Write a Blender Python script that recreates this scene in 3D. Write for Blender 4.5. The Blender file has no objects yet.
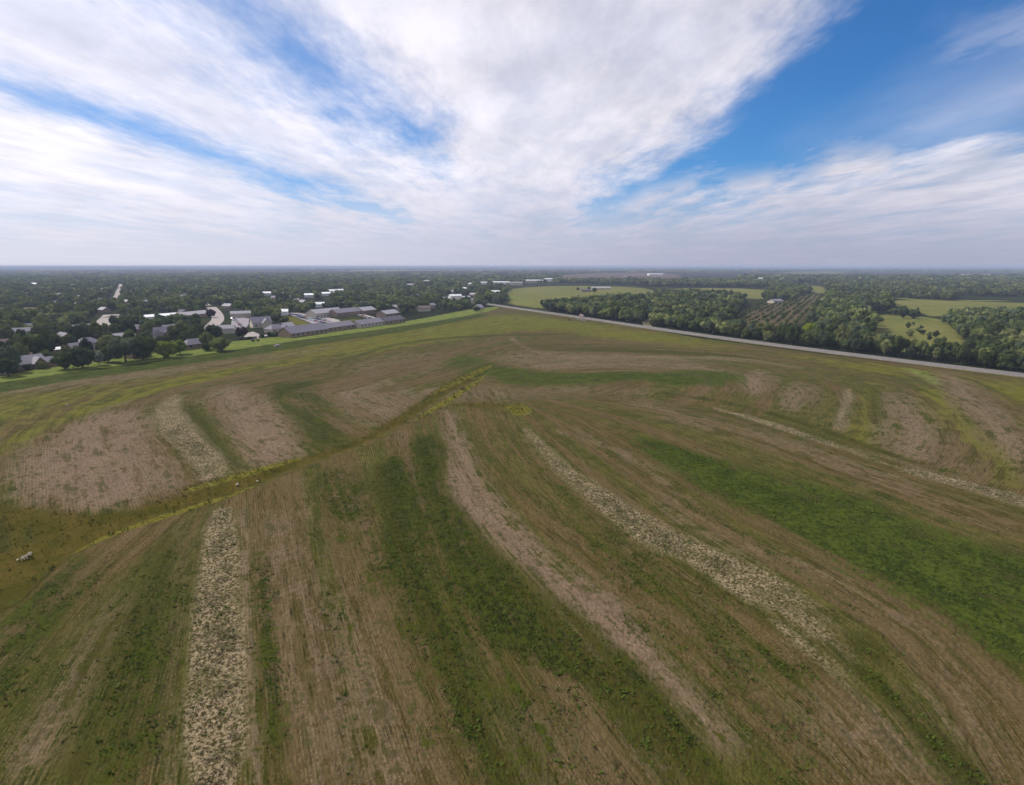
import bpy, math, random
import numpy as np

SC = bpy.context.scene
COL = SC.collection
RNG = np.random.default_rng(11)
random.seed(5)

# ------------------------------------------------------------------ camera
CH = 50.0                       # flying height of the camera, metres
FPX = 560.0
PITCH = math.atan(126.5 / FPX)
CP, SP = math.cos(PITCH), math.sin(PITCH)


def G(px, py, z=0.0):
    """Point of the level plane z that the photograph shows at (px, py)."""
    dx = (px - 512.0) / FPX
    dv = (py - 392.5) / FPX
    dz = -SP - dv * CP
    t = (CH - z) / -dz
    return np.array([t * dx, t * (CP - dv * SP)])


def GP(pts):
    return np.array([G(*p) for p in pts])


def depth(p):
    return p[1] * CP + CH * SP


cam_data = bpy.data.cameras.new("camera")
cam = bpy.data.objects.new("camera", cam_data)
COL.objects.link(cam)
cam_data.sensor_width = 36.0
cam_data.lens = 36.0 * FPX / 1024.0
cam_data.clip_start = 0.5
cam_data.clip_end = 120000.0
cam.location = (0, 0, CH)
cam.rotation_euler = (math.pi / 2 - PITCH, 0, 0)
SC.camera = cam

SC.view_settings.view_transform = 'Standard'
SC.view_settings.look = 'None'
SC.view_settings.gamma = 1.0
SC.view_settings.exposure = 0.0
SC.cycles.max_bounces = 4
SC.cycles.use_adaptive_sampling = True
SC.cycles.adaptive_threshold = 0.02
SC.cycles.diffuse_bounces = 2
SC.cycles.volume_bounces = 0
SC.cycles.use_denoising = True


# ------------------------------------------------------------------ node helper
class S:
    """A node socket with arithmetic."""

    def __init__(self, nt, sock):
        self.nt, self.sock = nt, sock

    def _m(self, op, *args, clamp=False):
        n = self.nt.nodes.new('ShaderNodeMath')
        n.operation = op
        n.use_clamp = clamp
        for i, a in enumerate((self,) + args):
            put(self.nt, n.inputs[i], a)
        return S(self.nt, n.outputs[0])

    def __add__(self, o): return self._m('ADD', o)
    __radd__ = __add__
    def __mul__(self, o): return self._m('MULTIPLY', o)
    __rmul__ = __mul__
    def __sub__(self, o): return self._m('SUBTRACT', o)
    def __rsub__(self, o): return (self * -1.0) + o
    def __truediv__(self, o): return self._m('DIVIDE', o)
    def max(self, o): return self._m('MAXIMUM', o)
    def min(self, o): return self._m('MINIMUM', o)
    def sqrt(self): return self._m('SQRT')
    def sin(self): return self._m('SINE')
    def pow(self, o): return self._m('POWER', o)
    def clamp(self): return self._m('ADD', 0.0, clamp=True)

    def ss(self, a, b, lo=0.0, hi=1.0):
        n = self.nt.nodes.new('ShaderNodeMapRange')
        n.interpolation_type = 'SMOOTHSTEP'
        put(self.nt, n.inputs[0], self)
        for i, v in enumerate((a, b, lo, hi)):
            put(self.nt, n.inputs[1 + i], v)
        return S(self.nt, n.outputs[0])


def put(nt, inp, v):
    if isinstance(v, S):
        nt.links.new(v.sock, inp)
    elif hasattr(v, 'is_output'):
        nt.links.new(v, inp)
    else:
        inp.default_value = v


def xyz(nt, x, y, z=0.0):
    n = nt.nodes.new('ShaderNodeCombineXYZ')
    for i, v in enumerate((x, y, z)):
        put(nt, n.inputs[i], v)
    return n.outputs[0]


def sep(nt, sock):
    n = nt.nodes.new('ShaderNodeSeparateXYZ')
    put(nt, n.inputs[0], sock)
    return [S(nt, o) for o in n.outputs]


def noise(nt, vec, scale=1.0, detail=3.0, rough=0.55, color=False):
    n = nt.nodes.new('ShaderNodeTexNoise')
    put(nt, n.inputs['Vector'], vec)
    n.inputs['Scale'].default_value = scale
    n.inputs['Detail'].default_value = detail
    n.inputs['Roughness'].default_value = rough
    return n.outputs['Color'] if color else S(nt, n.outputs[0])


def mixc(nt, fac, a, b, blend='MIX'):
    n = nt.nodes.new('ShaderNodeMix')
    n.data_type = 'RGBA'
    n.blend_type = blend
    put(nt, n.inputs[0], fac)
    for i, v in ((6, a), (7, b)):
        put(nt, n.inputs[i], tuple(v) + (1.0,) if isinstance(v, tuple) and len(v) == 3 else v)
    return n.outputs[2]


def srgb(r, g, b, k=1.0):
    f = lambda c: ((c / 255 + .055) / 1.055) ** 2.4 if c > 10 else c / 255 / 12.92
    return (f(r) * k, f(g) * k, f(b) * k)


# ------------------------------------------------------------------ light
SUN_AZ, SUN_EL = math.radians(-62), math.radians(43)      # azimuth from +Y towards +X
sd = (math.sin(SUN_AZ) * math.cos(SUN_EL), math.cos(SUN_AZ) * math.cos(SUN_EL), math.sin(SUN_EL))
ld = bpy.data.lights.new("sun", 'SUN')
ld.energy = 4.8
ld.angle = math.radians(0.5)
ld.color = (1.0, 0.95, 0.88)
lo = bpy.data.objects.new("sun", ld)
COL.objects.link(lo)
lo.rotation_euler = (math.pi / 2 - SUN_EL, 0, math.atan2(sd[1], sd[0]) + math.pi / 2)
lo.location = (-300, 150, 400)

# ------------------------------------------------------------------ sky with its sheets of high cloud
world = bpy.data.worlds.new("World")
SC.world = world
world.use_nodes = True
world.cycles.sampling_method = "MANUAL"
world.cycles.sample_map_resolution = 256
nt = world.node_tree
nt.nodes.clear()
bg = nt.nodes.new('ShaderNodeBackground')
bg.inputs[1].default_value = 0.1
wo = nt.nodes.new('ShaderNodeOutputWorld')
nt.links.new(bg.outputs[0], wo.inputs[0])
sky = nt.nodes.new('ShaderNodeTexSky')
sky.sky_type = 'NISHITA'
sky.sun_disc = False
sky.sun_elevation = SUN_EL
sky.sun_rotation = SUN_AZ
sky.altitude = 300
sky.air_density = 1.0
sky.dust_density = 0.6
sky.ozone_density = 3.0

tc = nt.nodes.new('ShaderNodeTexCoord')
X, Y, Z = sep(nt, tc.outputs['Generated'])
yf = Y.max(0.12)
QX, QZ = X / yf, Z / yf                      # directions of the northern half of the sky
zp = Z.max(0.0) + 0.045
PX, PY = X / zp, Y / zp                      # the level cloud layer


def Q(px, py):
    dx, dv = (px - 512.0) / FPX, (py - 392.5) / FPX
    cy, cz = CP - dv * SP, -SP - dv * CP
    return dx / cy, cz / cy


wv = noise(nt, xyz(nt, PX * 0.9, PY * 0.45, 3.1), 1.0, 3.0, 0.6, color=True)
w1, w2, w3 = sep(nt, wv)
wf = noise(nt, xyz(nt, PX * 3.2, PY * 1.5, 7.7), 1.0, 4.0, 0.68, color=True)
f1, f2, f3 = sep(nt, wf)
amp = QZ.ss(0.03, 0.45, 0.10, 1.0)
UX = QX + (w1 - 0.5) * 0.16 * amp + (f1 - 0.5) * 0.07 * amp
UZ = QZ + (w2 - 0.5) * 0.11 * amp + (f2 - 0.5) * 0.05 * amp


VX, VZ = QX + (UX - QX) * 0.4, QZ + (UZ - QZ) * 0.4


def hole(pts, soft, ux=None, uz=None):
    """Clear gap in the cloud sheet along a chain of (px, py, half width) sky directions."""
    out = None
    for (x0, y0, r0), (x1, y1, r1) in zip(pts, pts[1:]):
        a, b = Q(x0, y0), Q(x1, y1)
        bx, bz = b[0] - a[0], b[1] - a[1]
        L = bx * bx + bz * bz
        px_, pz_ = (ux or UX) - a[0], (uz or UZ) - a[1]
        h = ((px_ * (bx / L)) + (pz_ * (bz / L))).clamp()
        ex, ez = px_ - h * bx, pz_ - h * bz
        d = (ex * ex + ez * ez).sqrt() - (h * ((r1 - r0) / FPX) + r0 / FPX)
        v = d.ss(-soft, soft, 1.0, 0.0)
        out = v if out is None else out.max(v)
    return out


streak = hole([(-120, 45, 20), (0, 86, 17), (150, 128, 19), (290, 180, 16), (400, 218, 7)], 0.04, VX, VZ) * 0.64
gap = hole([(110, -60, 42), (235, 15, 44), (310, 62, 38), (370, 110, 34), (425, 142, 22)], 0.11) * 0.74
core = hole([(380, 105, 8), (428, 142, 13)], 0.05) * 0.8
wedge = hole([(596, 207, 3), (655, 184, 14), (740, 143, 38), (830, 92, 64), (930, 35, 95), (1080, -30, 140)], 0.11)
wedge2 = hole([(850, -60, 40), (980, -70, 80), (1250, -60, 160)], 0.08)
holes = streak.max(gap).max(core).max(wedge).max(wedge2)
veil = hole([(960, 62, 14), (1040, 30, 28), (1200, -10, 40)], 0.09) * 0.42 * f3.ss(0.3, 0.7)
veil2 = hole([(820, 165, 5), (920, 128, 18), (1040, 92, 26), (1200, 60, 50)], 0.11) * 0.55 * (w3.ss(0.25, 0.65) * 0.6 + 0.4)
wisp = hole([(640, 118, 2), (680, 90, 3)], 0.04) * 0.25
fibre = noise(nt, xyz(nt, PX * 2.6 + w1 * 1.2, PY * 0.8, 0.0), 1.0, 5.0, 0.66)
thin = (w3 * 0.6 + fibre * 0.4).ss(0.36, 0.62)
cov = (1.0 - holes * 1.08 + (f3 - 0.5) * 0.75 + (fibre - 0.5) * 0.8).ss(0.12, 0.88) * (0.76 + thin * 0.24)
puff = hole([(735, 190, 7), (768, 186, 10)], 0.03).max(hole([(806, 180, 4), (838, 172, 17), (880, 168, 16)], 0.035)).max(hole([(620, 212, 5), (650, 200, 8), (692, 186, 3)], 0.025, VX, VZ))
puff = puff * (f2 * 0.7 + fibre * 0.5).ss(0.40, 0.60, 0.45, 1.0)
cov = cov.max(veil).max(veil2).max(wisp).max(puff)
back = Y.ss(0.05, 0.35)                       # out of the northern half: broken cloud
covb = (w1 + (f1 - 0.5) * 0.4).ss(0.35, 0.65)
cov = cov * back + covb * (1.0 - back)
low = QZ.ss(0.02, 0.16, 1.0, 0.0)             # air near the horizon
cov = (cov * 0.97).max(low * 0.9)
sunside = X.ss(-0.75, 0.55, 1.0, 0.0)
lump = noise(nt, xyz(nt, UX * 5.0, UZ * 9.0, 2.0), 1.0, 4.0, 0.55)
thick = (fibre * 0.35 + w3 * 0.25 + lump * 0.4).ss(0.36, 0.62)
fine = f1.ss(0.3, 0.7)
bright = 6.5 + thick * 2.2 + fine * 0.7 + sunside * 2.1
ccol = nt.nodes.new('ShaderNodeVectorMath')
ccol.operation = 'SCALE'
ccol.inputs[0].default_value = (1.0, 0.965, 1.045)
put(nt, ccol.inputs['Scale'], bright)
horiz = mixc(nt, sunside, srgb(168, 170, 197, 10), srgb(222, 221, 236, 10))
cloudc = mixc(nt, QZ.ss(0.0, 0.2, 0.9, 0.0), ccol.outputs[0], horiz)
blue = mixc(nt, 1.0, sky.outputs[0], (0.37, 0.79, 1.2), 'MULTIPLY')
blue = mixc(nt, sunside * 0.42, blue, srgb(176, 190, 222, 10))
skyc = mixc(nt, cov, blue, cloudc)
nt.links.new(skyc, bg.inputs[0])


# ------------------------------------------------------------------ objects
def link(name, me, mats=None, parent=None):
    o = bpy.data.objects.new(name, me)
    COL.objects.link(o)
    if me is not None and mats is not None:
        for m in (mats if isinstance(mats, (list, tuple)) else [mats]):
            me.materials.append(m)
    if parent is not None:
        o.parent = parent
    return o


def tag(o, label=None, cat=None, group=None, kind=None):
    for k, v in (('label', label), ('category', cat), ('group', group), ('kind', kind)):
        if v:
            o[k] = v
    return o


def mesh(name, verts, faces, smooth=False):
    me = bpy.data.meshes.new(name)
    me.from_pydata([tuple(map(float, v)) for v in verts], [], [tuple(f) for f in faces])
    if smooth:
        me.polygons.foreach_set('use_smooth', [True] * len(me.polygons))
    me.update()
    return me


def poly_mesh(name, V, k):
    """V: (n*k, 3) vertices, every k of them one face."""
    n = len(V) // k
    me = bpy.data.meshes.new(name)
    me.vertices.add(n * k)
    me.vertices.foreach_set('co', np.ascontiguousarray(V, dtype=np.float32).ravel())
    me.loops.add(n * k)
    me.loops.foreach_set('vertex_index', np.arange(n * k, dtype=np.int32))
    me.polygons.add(n)
    me.polygons.foreach_set('loop_start', np.arange(0, n * k, k, dtype=np.int32))
    me.update(calc_edges=True)
    return me


def principled(name, col, rough=0.8, spec=0.3, var=0.12, scale=1.0, metal=0.0):
    m = bpy.data.materials.new(name)
    m.use_nodes = True
    t = m.node_tree
    b = t.nodes['Principled BSDF']
    c = t.nodes.new('ShaderNodeTexCoord')
    v = noise(t, c.outputs['Object'], scale, 4.0)
    put(t, b.inputs['Base Color'], mixc(t, v.ss(0.3, 0.7), tuple(x * (1 - var) for x in col), tuple(min(1, x * (1 + var)) for x in col)))
    b.inputs['Roughness'].default_value = rough
    b.inputs['Specular IOR Level'].default_value = spec
    b.inputs['Metallic'].default_value = metal
    return m


# ------------------------------------------------------------------ what grows where on the ground
def sdist(P, poly):
    """Signed distance of points to a closed outline, positive inside."""
    A = np.asarray(poly)
    B = np.roll(A, -1, 0)
    d = np.full(len(P), 1e18)
    inside = np.zeros(len(P), bool)
    for a, b in zip(A, B):
        e = b - a
        w = P - a
        t = np.clip((w @ e) / max(e @ e, 1e-9), 0, 1)
        q = w - t[:, None] * e
        d = np.minimum(d, (q * q).sum(1))
        c = (a[1] > P[:, 1]) != (b[1] > P[:, 1])
        if c.any():
            xi = a[0] + (P[:, 1] - a[1]) * e[0] / (e[1] if abs(e[1]) > 1e-9 else 1e-9)
            inside ^= c & (P[:, 0] < xi)
    return np.where(inside, 1, -1) * np.sqrt(d)


def ldist(P, line):
    A = np.asarray(line)
    d = np.full(len(P), 1e18)
    s = np.ones(len(P))
    for a, b in zip(A, A[1:]):
        e = b - a
        w = P - a
        t = np.clip((w @ e) / max(e @ e, 1e-9), 0, 1)
        q = w - t[:, None] * e
        dd = (q * q).sum(1)
        cr = e[0] * w[:, 1] - e[1] * w[:, 0]
        m = dd < d
        d[m] = dd[m]
        s[m] = np.sign(cr[m])
    return np.sqrt(d), s


def ss01(x):
    x = np.clip(x, 0, 1)
    return x * x * (3 - 2 * x)


KINDS_G = ['dirt', 'green', 'stub', 'gold', 'lime', 'meadow', 'brown', 'wood', 'pale', 'vivid', 'olive', 'pave']
# (kind, weight, softness in metres, outline)
AREAS = [
    # the left ovals of bare soil
    ('dirt', .92, 5, [(10, 466), (34, 446), (68, 422), (109, 411), (143, 408), (154, 429), (178, 456), (191, 480), (164, 493), (102, 507), (68, 510), (41, 502), (10, 490)]),
    ('dirt', .9, 5, [(212, 388), (239, 384), (273, 401), (294, 422), (304, 449), (280, 463), (246, 463), (232, 446), (222, 418), (208, 401)]),
    ('dirt', .6, 7, [(318, 400), (350, 382), (400, 385), (430, 400), (420, 415), (380, 425), (335, 418)]),
    ('dirt', .35, 8, [(330, 372), (390, 352), (450, 350), (480, 360), (440, 372), (380, 380)]),
    # the long curved bands of bare soil
    ('dirt', .95, 2.5, [(442, 411), (451, 452), (442, 487), (449, 497), (470, 521), (510, 555), (545, 586), (579, 610), (613, 648), (648, 675), (675, 706), (720, 748), (742, 740), (690, 686), (648, 638), (620, 597), (579, 580), (545, 560), (504, 512), (483, 487), (466, 446), (453, 411)]),
    ('dirt', .62, 3, [(640, 470), (674, 482), (708, 522), (790, 553), (845, 576), (913, 614), (947, 641), (982, 696), (1009, 771), (1000, 800), (970, 790), (947, 716), (934, 668), (910, 638), (865, 604), (811, 576), (759, 559), (701, 536), (660, 500)]),
    ('dirt', .6, 4, [(250, 520), (300, 497), (330, 560), (372, 600), (405, 680), (450, 800), (262, 800)]),
    ('dirt', .8, 1.5, [(423, 608), (440, 636), (458, 664), (440, 660), (420, 625)]),
    ('dirt', .62, 5, [(480, 700), (540, 680), (620, 720), (720, 800), (500, 800)]),
    ('dirt', .8, 4, [(742, 372), (763, 369), (775, 385), (757, 396), (742, 390)]),
    ('dirt', .55, 5, [(780, 388), (812, 382), (818, 400), (790, 412), (776, 402)]),
    ('dirt', .55, 6, [(882, 392), (915, 396), (945, 430), (990, 470), (960, 480), (900, 462), (878, 440)]),
    ('dirt', .7, 5, [(932, 369), (962, 373), (1024, 430), (1100, 480), (1100, 510), (1030, 484), (985, 440), (955, 402)]),
    ('dirt', .55, 8, [(480, 352), (600, 350), (720, 363), (742, 378), (640, 371), (520, 372)]),
    ('dirt', .45, 8, [(380, 388), (560, 384), (650, 388), (650, 396), (560, 398), (440, 402)]),
    ('dirt', .5, 4, [(600, 394), (700, 406), (780, 430), (900, 478), (1010, 520), (1000, 530), (880, 490), (760, 444), (660, 418)]),
    ('dirt', .5, 3, [(560, 420), (640, 455), (720, 474), (800, 492), (780, 500), (690, 480), (610, 462)]),
    ('dirt', .62, 2.5, [(122, 588), (142, 596), (96, 690), (40, 770), (10, 760), (60, 690)]),
    ('dirt', .5, 2, [(175, 525), (190, 520), (182, 640), (172, 800), (150, 800), (168, 640)]),
    ('dirt', .8, 1.0, [(238, 508), (247, 508), (254, 640), (264, 800), (252, 800), (244, 640)]),
    ('dirt', .5, 8, [(0, 381), (120, 374), (240, 357), (330, 346), (330, 350), (240, 364), (120, 382), (0, 396)]),
    ('dirt', .5, 4, [(850, 690), (900, 700), (960, 770), (960, 800), (870, 800), (760, 740), (770, 690)]),
    # dark green weeds
    ('vivid', .95, 3.5, [(630, 436), (674, 444), (742, 463), (817, 487), (865, 500), (913, 524), (965, 541), (1016, 555), (1080, 572), (1090, 690), (1016, 662), (982, 651), (941, 617), (896, 590), (845, 563), (800, 541), (759, 517), (708, 497), (674, 473), (645, 454)]),
    ('green', 1, 2.5, [(408, 435), (442, 435), (442, 480), (453, 500), (483, 541), (518, 572), (545, 600), (579, 617), (613, 651), (648, 675), (675, 710), (735, 790), (700, 790), (637, 737), (613, 705), (579, 680), (531, 668), (490, 650), (462, 610), (440, 560), (420, 500)]),
    ('green', 1, 2, [(372, 470), (400, 450), (412, 500), (419, 545), (439, 593), (456, 645), (477, 696), (501, 744), (530, 800), (492, 800), (460, 737), (443, 696), (415, 645), (391, 593), (380, 540)]),
    ('green', .75, 4, [(308, 478), (345, 462), (382, 490), (388, 600), (366, 566), (332, 520)]),
    ('green', .75, 5, [(-60, 640), (0, 606), (60, 560), (110, 556), (70, 630), (0, 730), (-60, 790)]),
    ('green', .7, 4, [(110, 620), (150, 556), (182, 530), (176, 640), (160, 800), (60, 800)]),
    ('green', .8, 1.5, [(252, 540), (266, 560), (284, 690), (302, 800), (272, 800), (258, 650)]),
    ('green', .6, 3, [(300, 520), (322, 520), (345, 640), (372, 800), (350, 800), (325, 640)]),
    ('green', .9, 3, [(181, 401), (205, 413), (222, 439), (240, 466), (230, 468), (215, 452), (198, 429), (182, 412)]),
    ('green', .85, 5, [(258, 383), (328, 379), (318, 396), (342, 418), (352, 437), (314, 450), (299, 425), (284, 401)]),
    ('vivid', 1, 1.5, [(-60, 391), (0, 382), (85, 369.6), (170, 359), (240, 348.6), (310, 338.5), (400, 326.5), (480, 313.5), (490, 315), (480, 317.5), (400, 332), (310, 345), (240, 356.5), (170, 366), (85, 378), (0, 392), (-60, 403)]),
    ('vivid', .95, 4, [(655, 372), (690, 369), (735, 373), (742, 380), (725, 386), (670, 384), (640, 379)]),
    ('vivid', .8, 4, [(440, 362), (470, 353), (500, 366), (560, 373.5), (660, 370), (660, 380), (560, 384), (510, 386), (490, 380), (460, 373)]),
    ('lime', .8, 3, [(869, 381), (876, 388), (877, 418), (869, 446), (852, 441), (864, 411)]),
    ('green', .7, 3, [(870, 384), (877, 390), (878, 415), (872, 425)]),
    ('lime', .85, 5, [(918, 392), (941, 386), (964, 413), (1009, 447), (1030, 478), (999, 483), (982, 456), (950, 432)]),
    ('green', .9, 2, [(832, 648), (846, 654), (870, 672), (920, 716), (990, 775), (1000, 800), (970, 800), (905, 722), (856, 676)]),
    ('green', .6, 2, [(692, 572), (732, 597), (768, 614), (772, 626), (726, 606)]),
    ('green', .7, 2, [(752, 640), (775, 652), (820, 668), (800, 684), (770, 668)]),
    ('green', .7, 3, [(838, 634), (870, 640), (880, 662), (850, 660)]),
    ('green', .7, 4, [(-30, 518), (14, 524), (20, 545), (-30, 548)]),
    ('green', .55, 4, [(640, 400), (740, 410), (830, 438), (900, 462), (890, 470), (800, 440), (700, 418)]),
    ('green', .5, 6, [(520, 340), (640, 346), (760, 356), (740, 362), (620, 352), (520, 350)]),
    ('green', .45, 2, [(158, 620), (178, 590), (172, 700), (160, 740)]),
    ('green', .55, 5, [(420, 560), (520, 640), (640, 740), (740, 800), (460, 800), (400, 640)]),
    ('green', .5, 6, [(560, 470), (640, 540), (720, 610), (800, 700), (860, 800), (780, 800), (690, 680), (600, 560)]),
    # light grass
    ('pale', 1.2, 3, [(-60, 386), (0, 376), (60, 364), (130, 353), (200, 345), (290, 335), (400, 323), (470, 309), (505, 306), (480, 313.5), (400, 326.5), (310, 338.5), (240, 348.6), (170, 359), (85, 369.6), (0, 382), (-60, 391)]),
    ('green', .8, 2, [(398, 455), (414, 470), (430, 520), (450, 580), (485, 650), (470, 650), (432, 590), (402, 520)]),
    ('lime', .45, 3, [(398, 470), (408, 480), (424, 520), (445, 575), (480, 640), (468, 640), (430, 575), (408, 515)]),
    ('lime', .9, 4, [(-60, 470), (0, 440), (61, 414), (120, 397), (164, 384), (230, 372), (230, 377), (164, 391), (110, 406), (61, 426), (20, 444), (-60, 486)]),
    ('lime', .5, 8, [(-60, 408), (0, 396), (120, 380), (240, 362), (330, 350), (330, 360), (230, 376), (120, 396), (0, 432), (-60, 452)]),
    ('lime', .85, 10, [(240, 356), (360, 338), (470, 319), (505, 312), (640, 330), (760, 350), (660, 346), (540, 328), (440, 340), (330, 358)]),
    ('lime', .55, 5, [(760, 350), (860, 362), (1000, 378), (1040, 384), (1040, 400), (980, 384), (860, 372)]),
    ('pale', .5, 4, [(900, 366), (930, 370), (945, 384), (936, 386), (915, 376)]),
    ('lime', .8, 4, [(965, 376), (1060, 388), (1060, 420), (1010, 400)]),
    # the grassed waterway across the field
    ('gold', 1, 2.2, [(-60, 500), (0, 503), (40, 508), (110, 516), (180, 494), (237, 477), (300, 458.5), (360, 438.5), (400, 414), (435, 391), (470, 370), (492, 366), (486, 373), (450, 391), (412, 418), (368, 443), (300, 465.5), (237, 491), (180, 508), (110, 532), (60, 560), (20, 605), (-60, 650)]),
    ('dirt', .6, .8, [(100, 521), (180, 499), (237, 483), (300, 461), (370, 439), (410, 413), (412, 416), (370, 443), (300, 465), (237, 489), (180, 505), (100, 529)]),
    ('olive', .85, 1, [(180, 489), (237, 474), (300, 456), (300, 459), (237, 478), (180, 494)]),
    ('olive', .95, .8, [(60, 558), (110, 531), (180, 508), (237, 491), (262, 482), (237, 495), (180, 513), (110, 536)]),
    ('olive', .95, 1.5, [(425, 397), (455, 378), (480, 367), (494, 364), (486, 370), (456, 384)]),
    ('olive', .95, 1.5, [(405, 425), (440, 402), (470, 383), (490, 371), (480, 382), (440, 408)]),
    ('olive', .9, 2, [(505, 405), (520, 403), (534, 409), (528, 416), (510, 413)]),
    ('gold', .7, 3, [(440, 402), (505, 402), (510, 409), (470, 408)]),
    # pale stubble strips
    ('stub', 1, .8, [(207, 509), (238, 505), (242, 600), (250, 800), (178, 800), (190, 640)]),
    ('stub', .95, 2, [(150, 418), (161, 401), (181, 392), (180, 408), (205, 439), (232, 466), (226, 475), (198, 485), (191, 463), (167, 439)]),
    ('stub', .72, 1.4, [(523, 424), (545, 442), (586, 476), (586, 498), (559, 476), (535, 449), (521, 432)]),
    ('stub', 1, 1.6, [(570, 466), (586, 476), (648, 514), (690, 538), (718, 549), (777, 576), (806, 603), (796, 620), (765, 606), (725, 588), (694, 563), (648, 548), (600, 514), (566, 480)]),
    ('stub', .72, 2.4, [(760, 575), (790, 585), (818, 610), (842, 640), (850, 660), (824, 646), (777, 617)]),
    ('stub', .6, 1.4, [(770, 614), (800, 630), (850, 668), (868, 690), (850, 684), (810, 660), (775, 640)]),
    ('stub', .95, 1.5, [(890, 463), (947, 475), (1024, 496), (1090, 514), (1090, 526), (1024, 507), (964, 488), (905, 474)]),
    ('stub', .9, 1.2, [(700, 404), (760, 417), (840, 444), (890, 463), (890, 467), (830, 446), (750, 420)]),
    ('lime', .65, 3, [(652, 372), (690, 369), (735, 373), (742, 380), (725, 386), (670, 384), (640, 380)]),
    ('stub', 1.1, 2, [(847, 387), (853, 390), (848, 412), (842, 430), (834, 429), (839, 408)]),
    ('stub', .6, 3, [(371, 364), (378, 366), (392, 383), (424, 392), (420, 396), (388, 388)]),
    ('stub', .4, 4, [(475, 352), (540, 362), (545, 366), (500, 362), (470, 356)]),
    ('stub', .6, .5, [(640, 355), (735, 356), (800, 366), (806, 370), (740, 360), (640, 358)]),
    # beyond the highway and round the town
    ('meadow', 1, 8, [(508, 304), (545, 309), (560, 304), (640, 297), (660, 292), (640, 287), (560, 285.5), (515, 288), (505, 292), (512, 298)]),
    ('brown', .8, 8, [(520, 282), (640, 281.5), (655, 279), (690, 277), (660, 272.5), (600, 273), (560, 275), (520, 278)]),
    ('meadow', .9, 8, [(640, 296), (700, 296), (780, 300), (784, 294), (764, 289), (690, 287.5), (650, 291)]),
    ('lime', .8, 6, [(727, 296), (752, 299), (762, 295), (766, 290), (735, 289.5)]),
    ('meadow', .9, 8, [(788, 285), (827, 286), (826, 294), (812, 292), (800, 289)]),
    ('meadow', .8, 20, [(660, 284), (720, 284), (724, 280), (690, 278), (660, 281)]),
    ('dirt', .58, 6, [(735, 316), (760, 303), (790, 296), (823, 294), (826, 300), (815, 312), (806, 326), (780, 331), (740, 328)]),
    ('dirt', .9, 2, [(762, 322), (776, 312), (785, 306), (786, 308), (778, 314), (766, 323)]),
    ('meadow', 1, 5, [(868, 349), (866, 330), (872, 316), (890, 314), (930, 317), (950, 322), (966, 345), (955, 357), (915, 352)]),
    ('meadow', .95, 6, [(888, 304), (900, 299), (1000, 302), (1100, 306), (1100, 316), (1000, 309), (935, 318), (920, 312)]),
    ('pale', .7, 6, [(885, 297.5), (915, 298), (960, 300), (1010, 300), (1010, 301.5), (915, 300)]),
    ('pale', .5, 15, [(775, 273.5), (850, 274), (846, 271.5), (790, 271.5)]),
    ('brown', .7, 15, [(760, 277), (850, 276), (850, 274), (775, 273.8)]),
    ('pale', .5, 30, [(960, 274.5), (985, 275), (985, 274), (960, 273.8)]),
    ('pale', .75, 60, [(350, 271.5), (470, 271.8), (540, 270.5), (640, 271), (640, 269.8), (480, 270), (350, 270)]),
    ('pale', .7, 60, [(0, 272), (160, 270), (160, 269), (0, 270)]),
    ('pale', .9, 2, [(500, 296), (512, 295), (530, 303), (526, 304), (510, 297), (498, 298)]),
    ('lime', .9, 4, [(281, 318), (290, 315), (318, 326), (316, 329), (300, 327), (288, 322)]),
    ('lime', .7, 4, [(335, 321), (360, 318), (366, 322), (345, 326), (333, 325)]),
    ('lime', .7, 4, [(60, 354), (74, 351), (76, 356), (64, 360)]),
    ('pale', .8, 4, [(458, 311), (478, 308), (486, 309), (470, 312)]),
]


def thin(kind, w, soft, pts, hw):
    """A narrow curving streak as an outline."""
    p = np.array(pts, float)
    tt = np.gradient(p, axis=0)
    tt /= np.linalg.norm(tt, axis=1)[:, None]
    nn = np.stack([-tt[:, 1], tt[:, 0]], 1) * hw
    AREAS.append((kind, w, soft, [tuple(q) for q in np.vstack([p + nn, (p - nn)[::-1]])]))


thin('green', .6, 2, [(330, 372), (350, 358), (390, 345), (440, 338), (500, 335), (560, 334)], .9)
thin('stub', .55, 2, [(508, 336), (516, 344), (532, 352), (570, 357), (640, 359), (700, 360)], .7)
thin('stub', .45, 2, [(522, 340), (530, 347), (560, 353), (620, 356)], .5)
thin('dirt', .7, 2, [(508, 334), (520, 345), (545, 355), (600, 360)], 1.6)
thin('stub', .5, 2, [(560, 373), (600, 371), (640, 370), (690, 366)], .7)
thin('stub', .5, 2, [(470, 356), (500, 362), (530, 366), (560, 368)], .9)
thin('lime', .8, 2, [(500, 376), (560, 380), (620, 378), (660, 373)], 1.2)
thin('dirt', .7, 1.5, [(560, 430), (640, 462), (720, 480), (800, 500)], 1.5)
thin('green', .6, 1.5, [(600, 446), (680, 500), (760, 545), (850, 606), (900, 650)], 2.2)
thin('dirt', .6, 1.5, [(690, 580), (730, 640), (770, 690), (800, 720)], 3)
thin('stub', .6, 2, [(730, 412), (790, 428), (850, 448), (905, 462)], .8)
thin('green', .7, 1.5, [(660, 392), (740, 404), (820, 428), (900, 458), (960, 474)], 1.6)
thin('dirt', .6, 2, [(905, 372), (960, 384), (1010, 420), (1060, 455)], 1.5)
thin('green', .5, 2, [(945, 372), (985, 384), (1030, 410)], 1.2)
thin('green', .5, 1.5, [(462, 420), (500, 470), (560, 520), (640, 572), (700, 640), (760, 720), (800, 780)], 4)
thin('green', .55, 1.5, [(500, 420), (540, 470), (620, 540), (690, 600), (750, 670)], 3)
thin('stub', .4, 1, [(500, 560), (560, 610), (600, 660)], 1.5)
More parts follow.
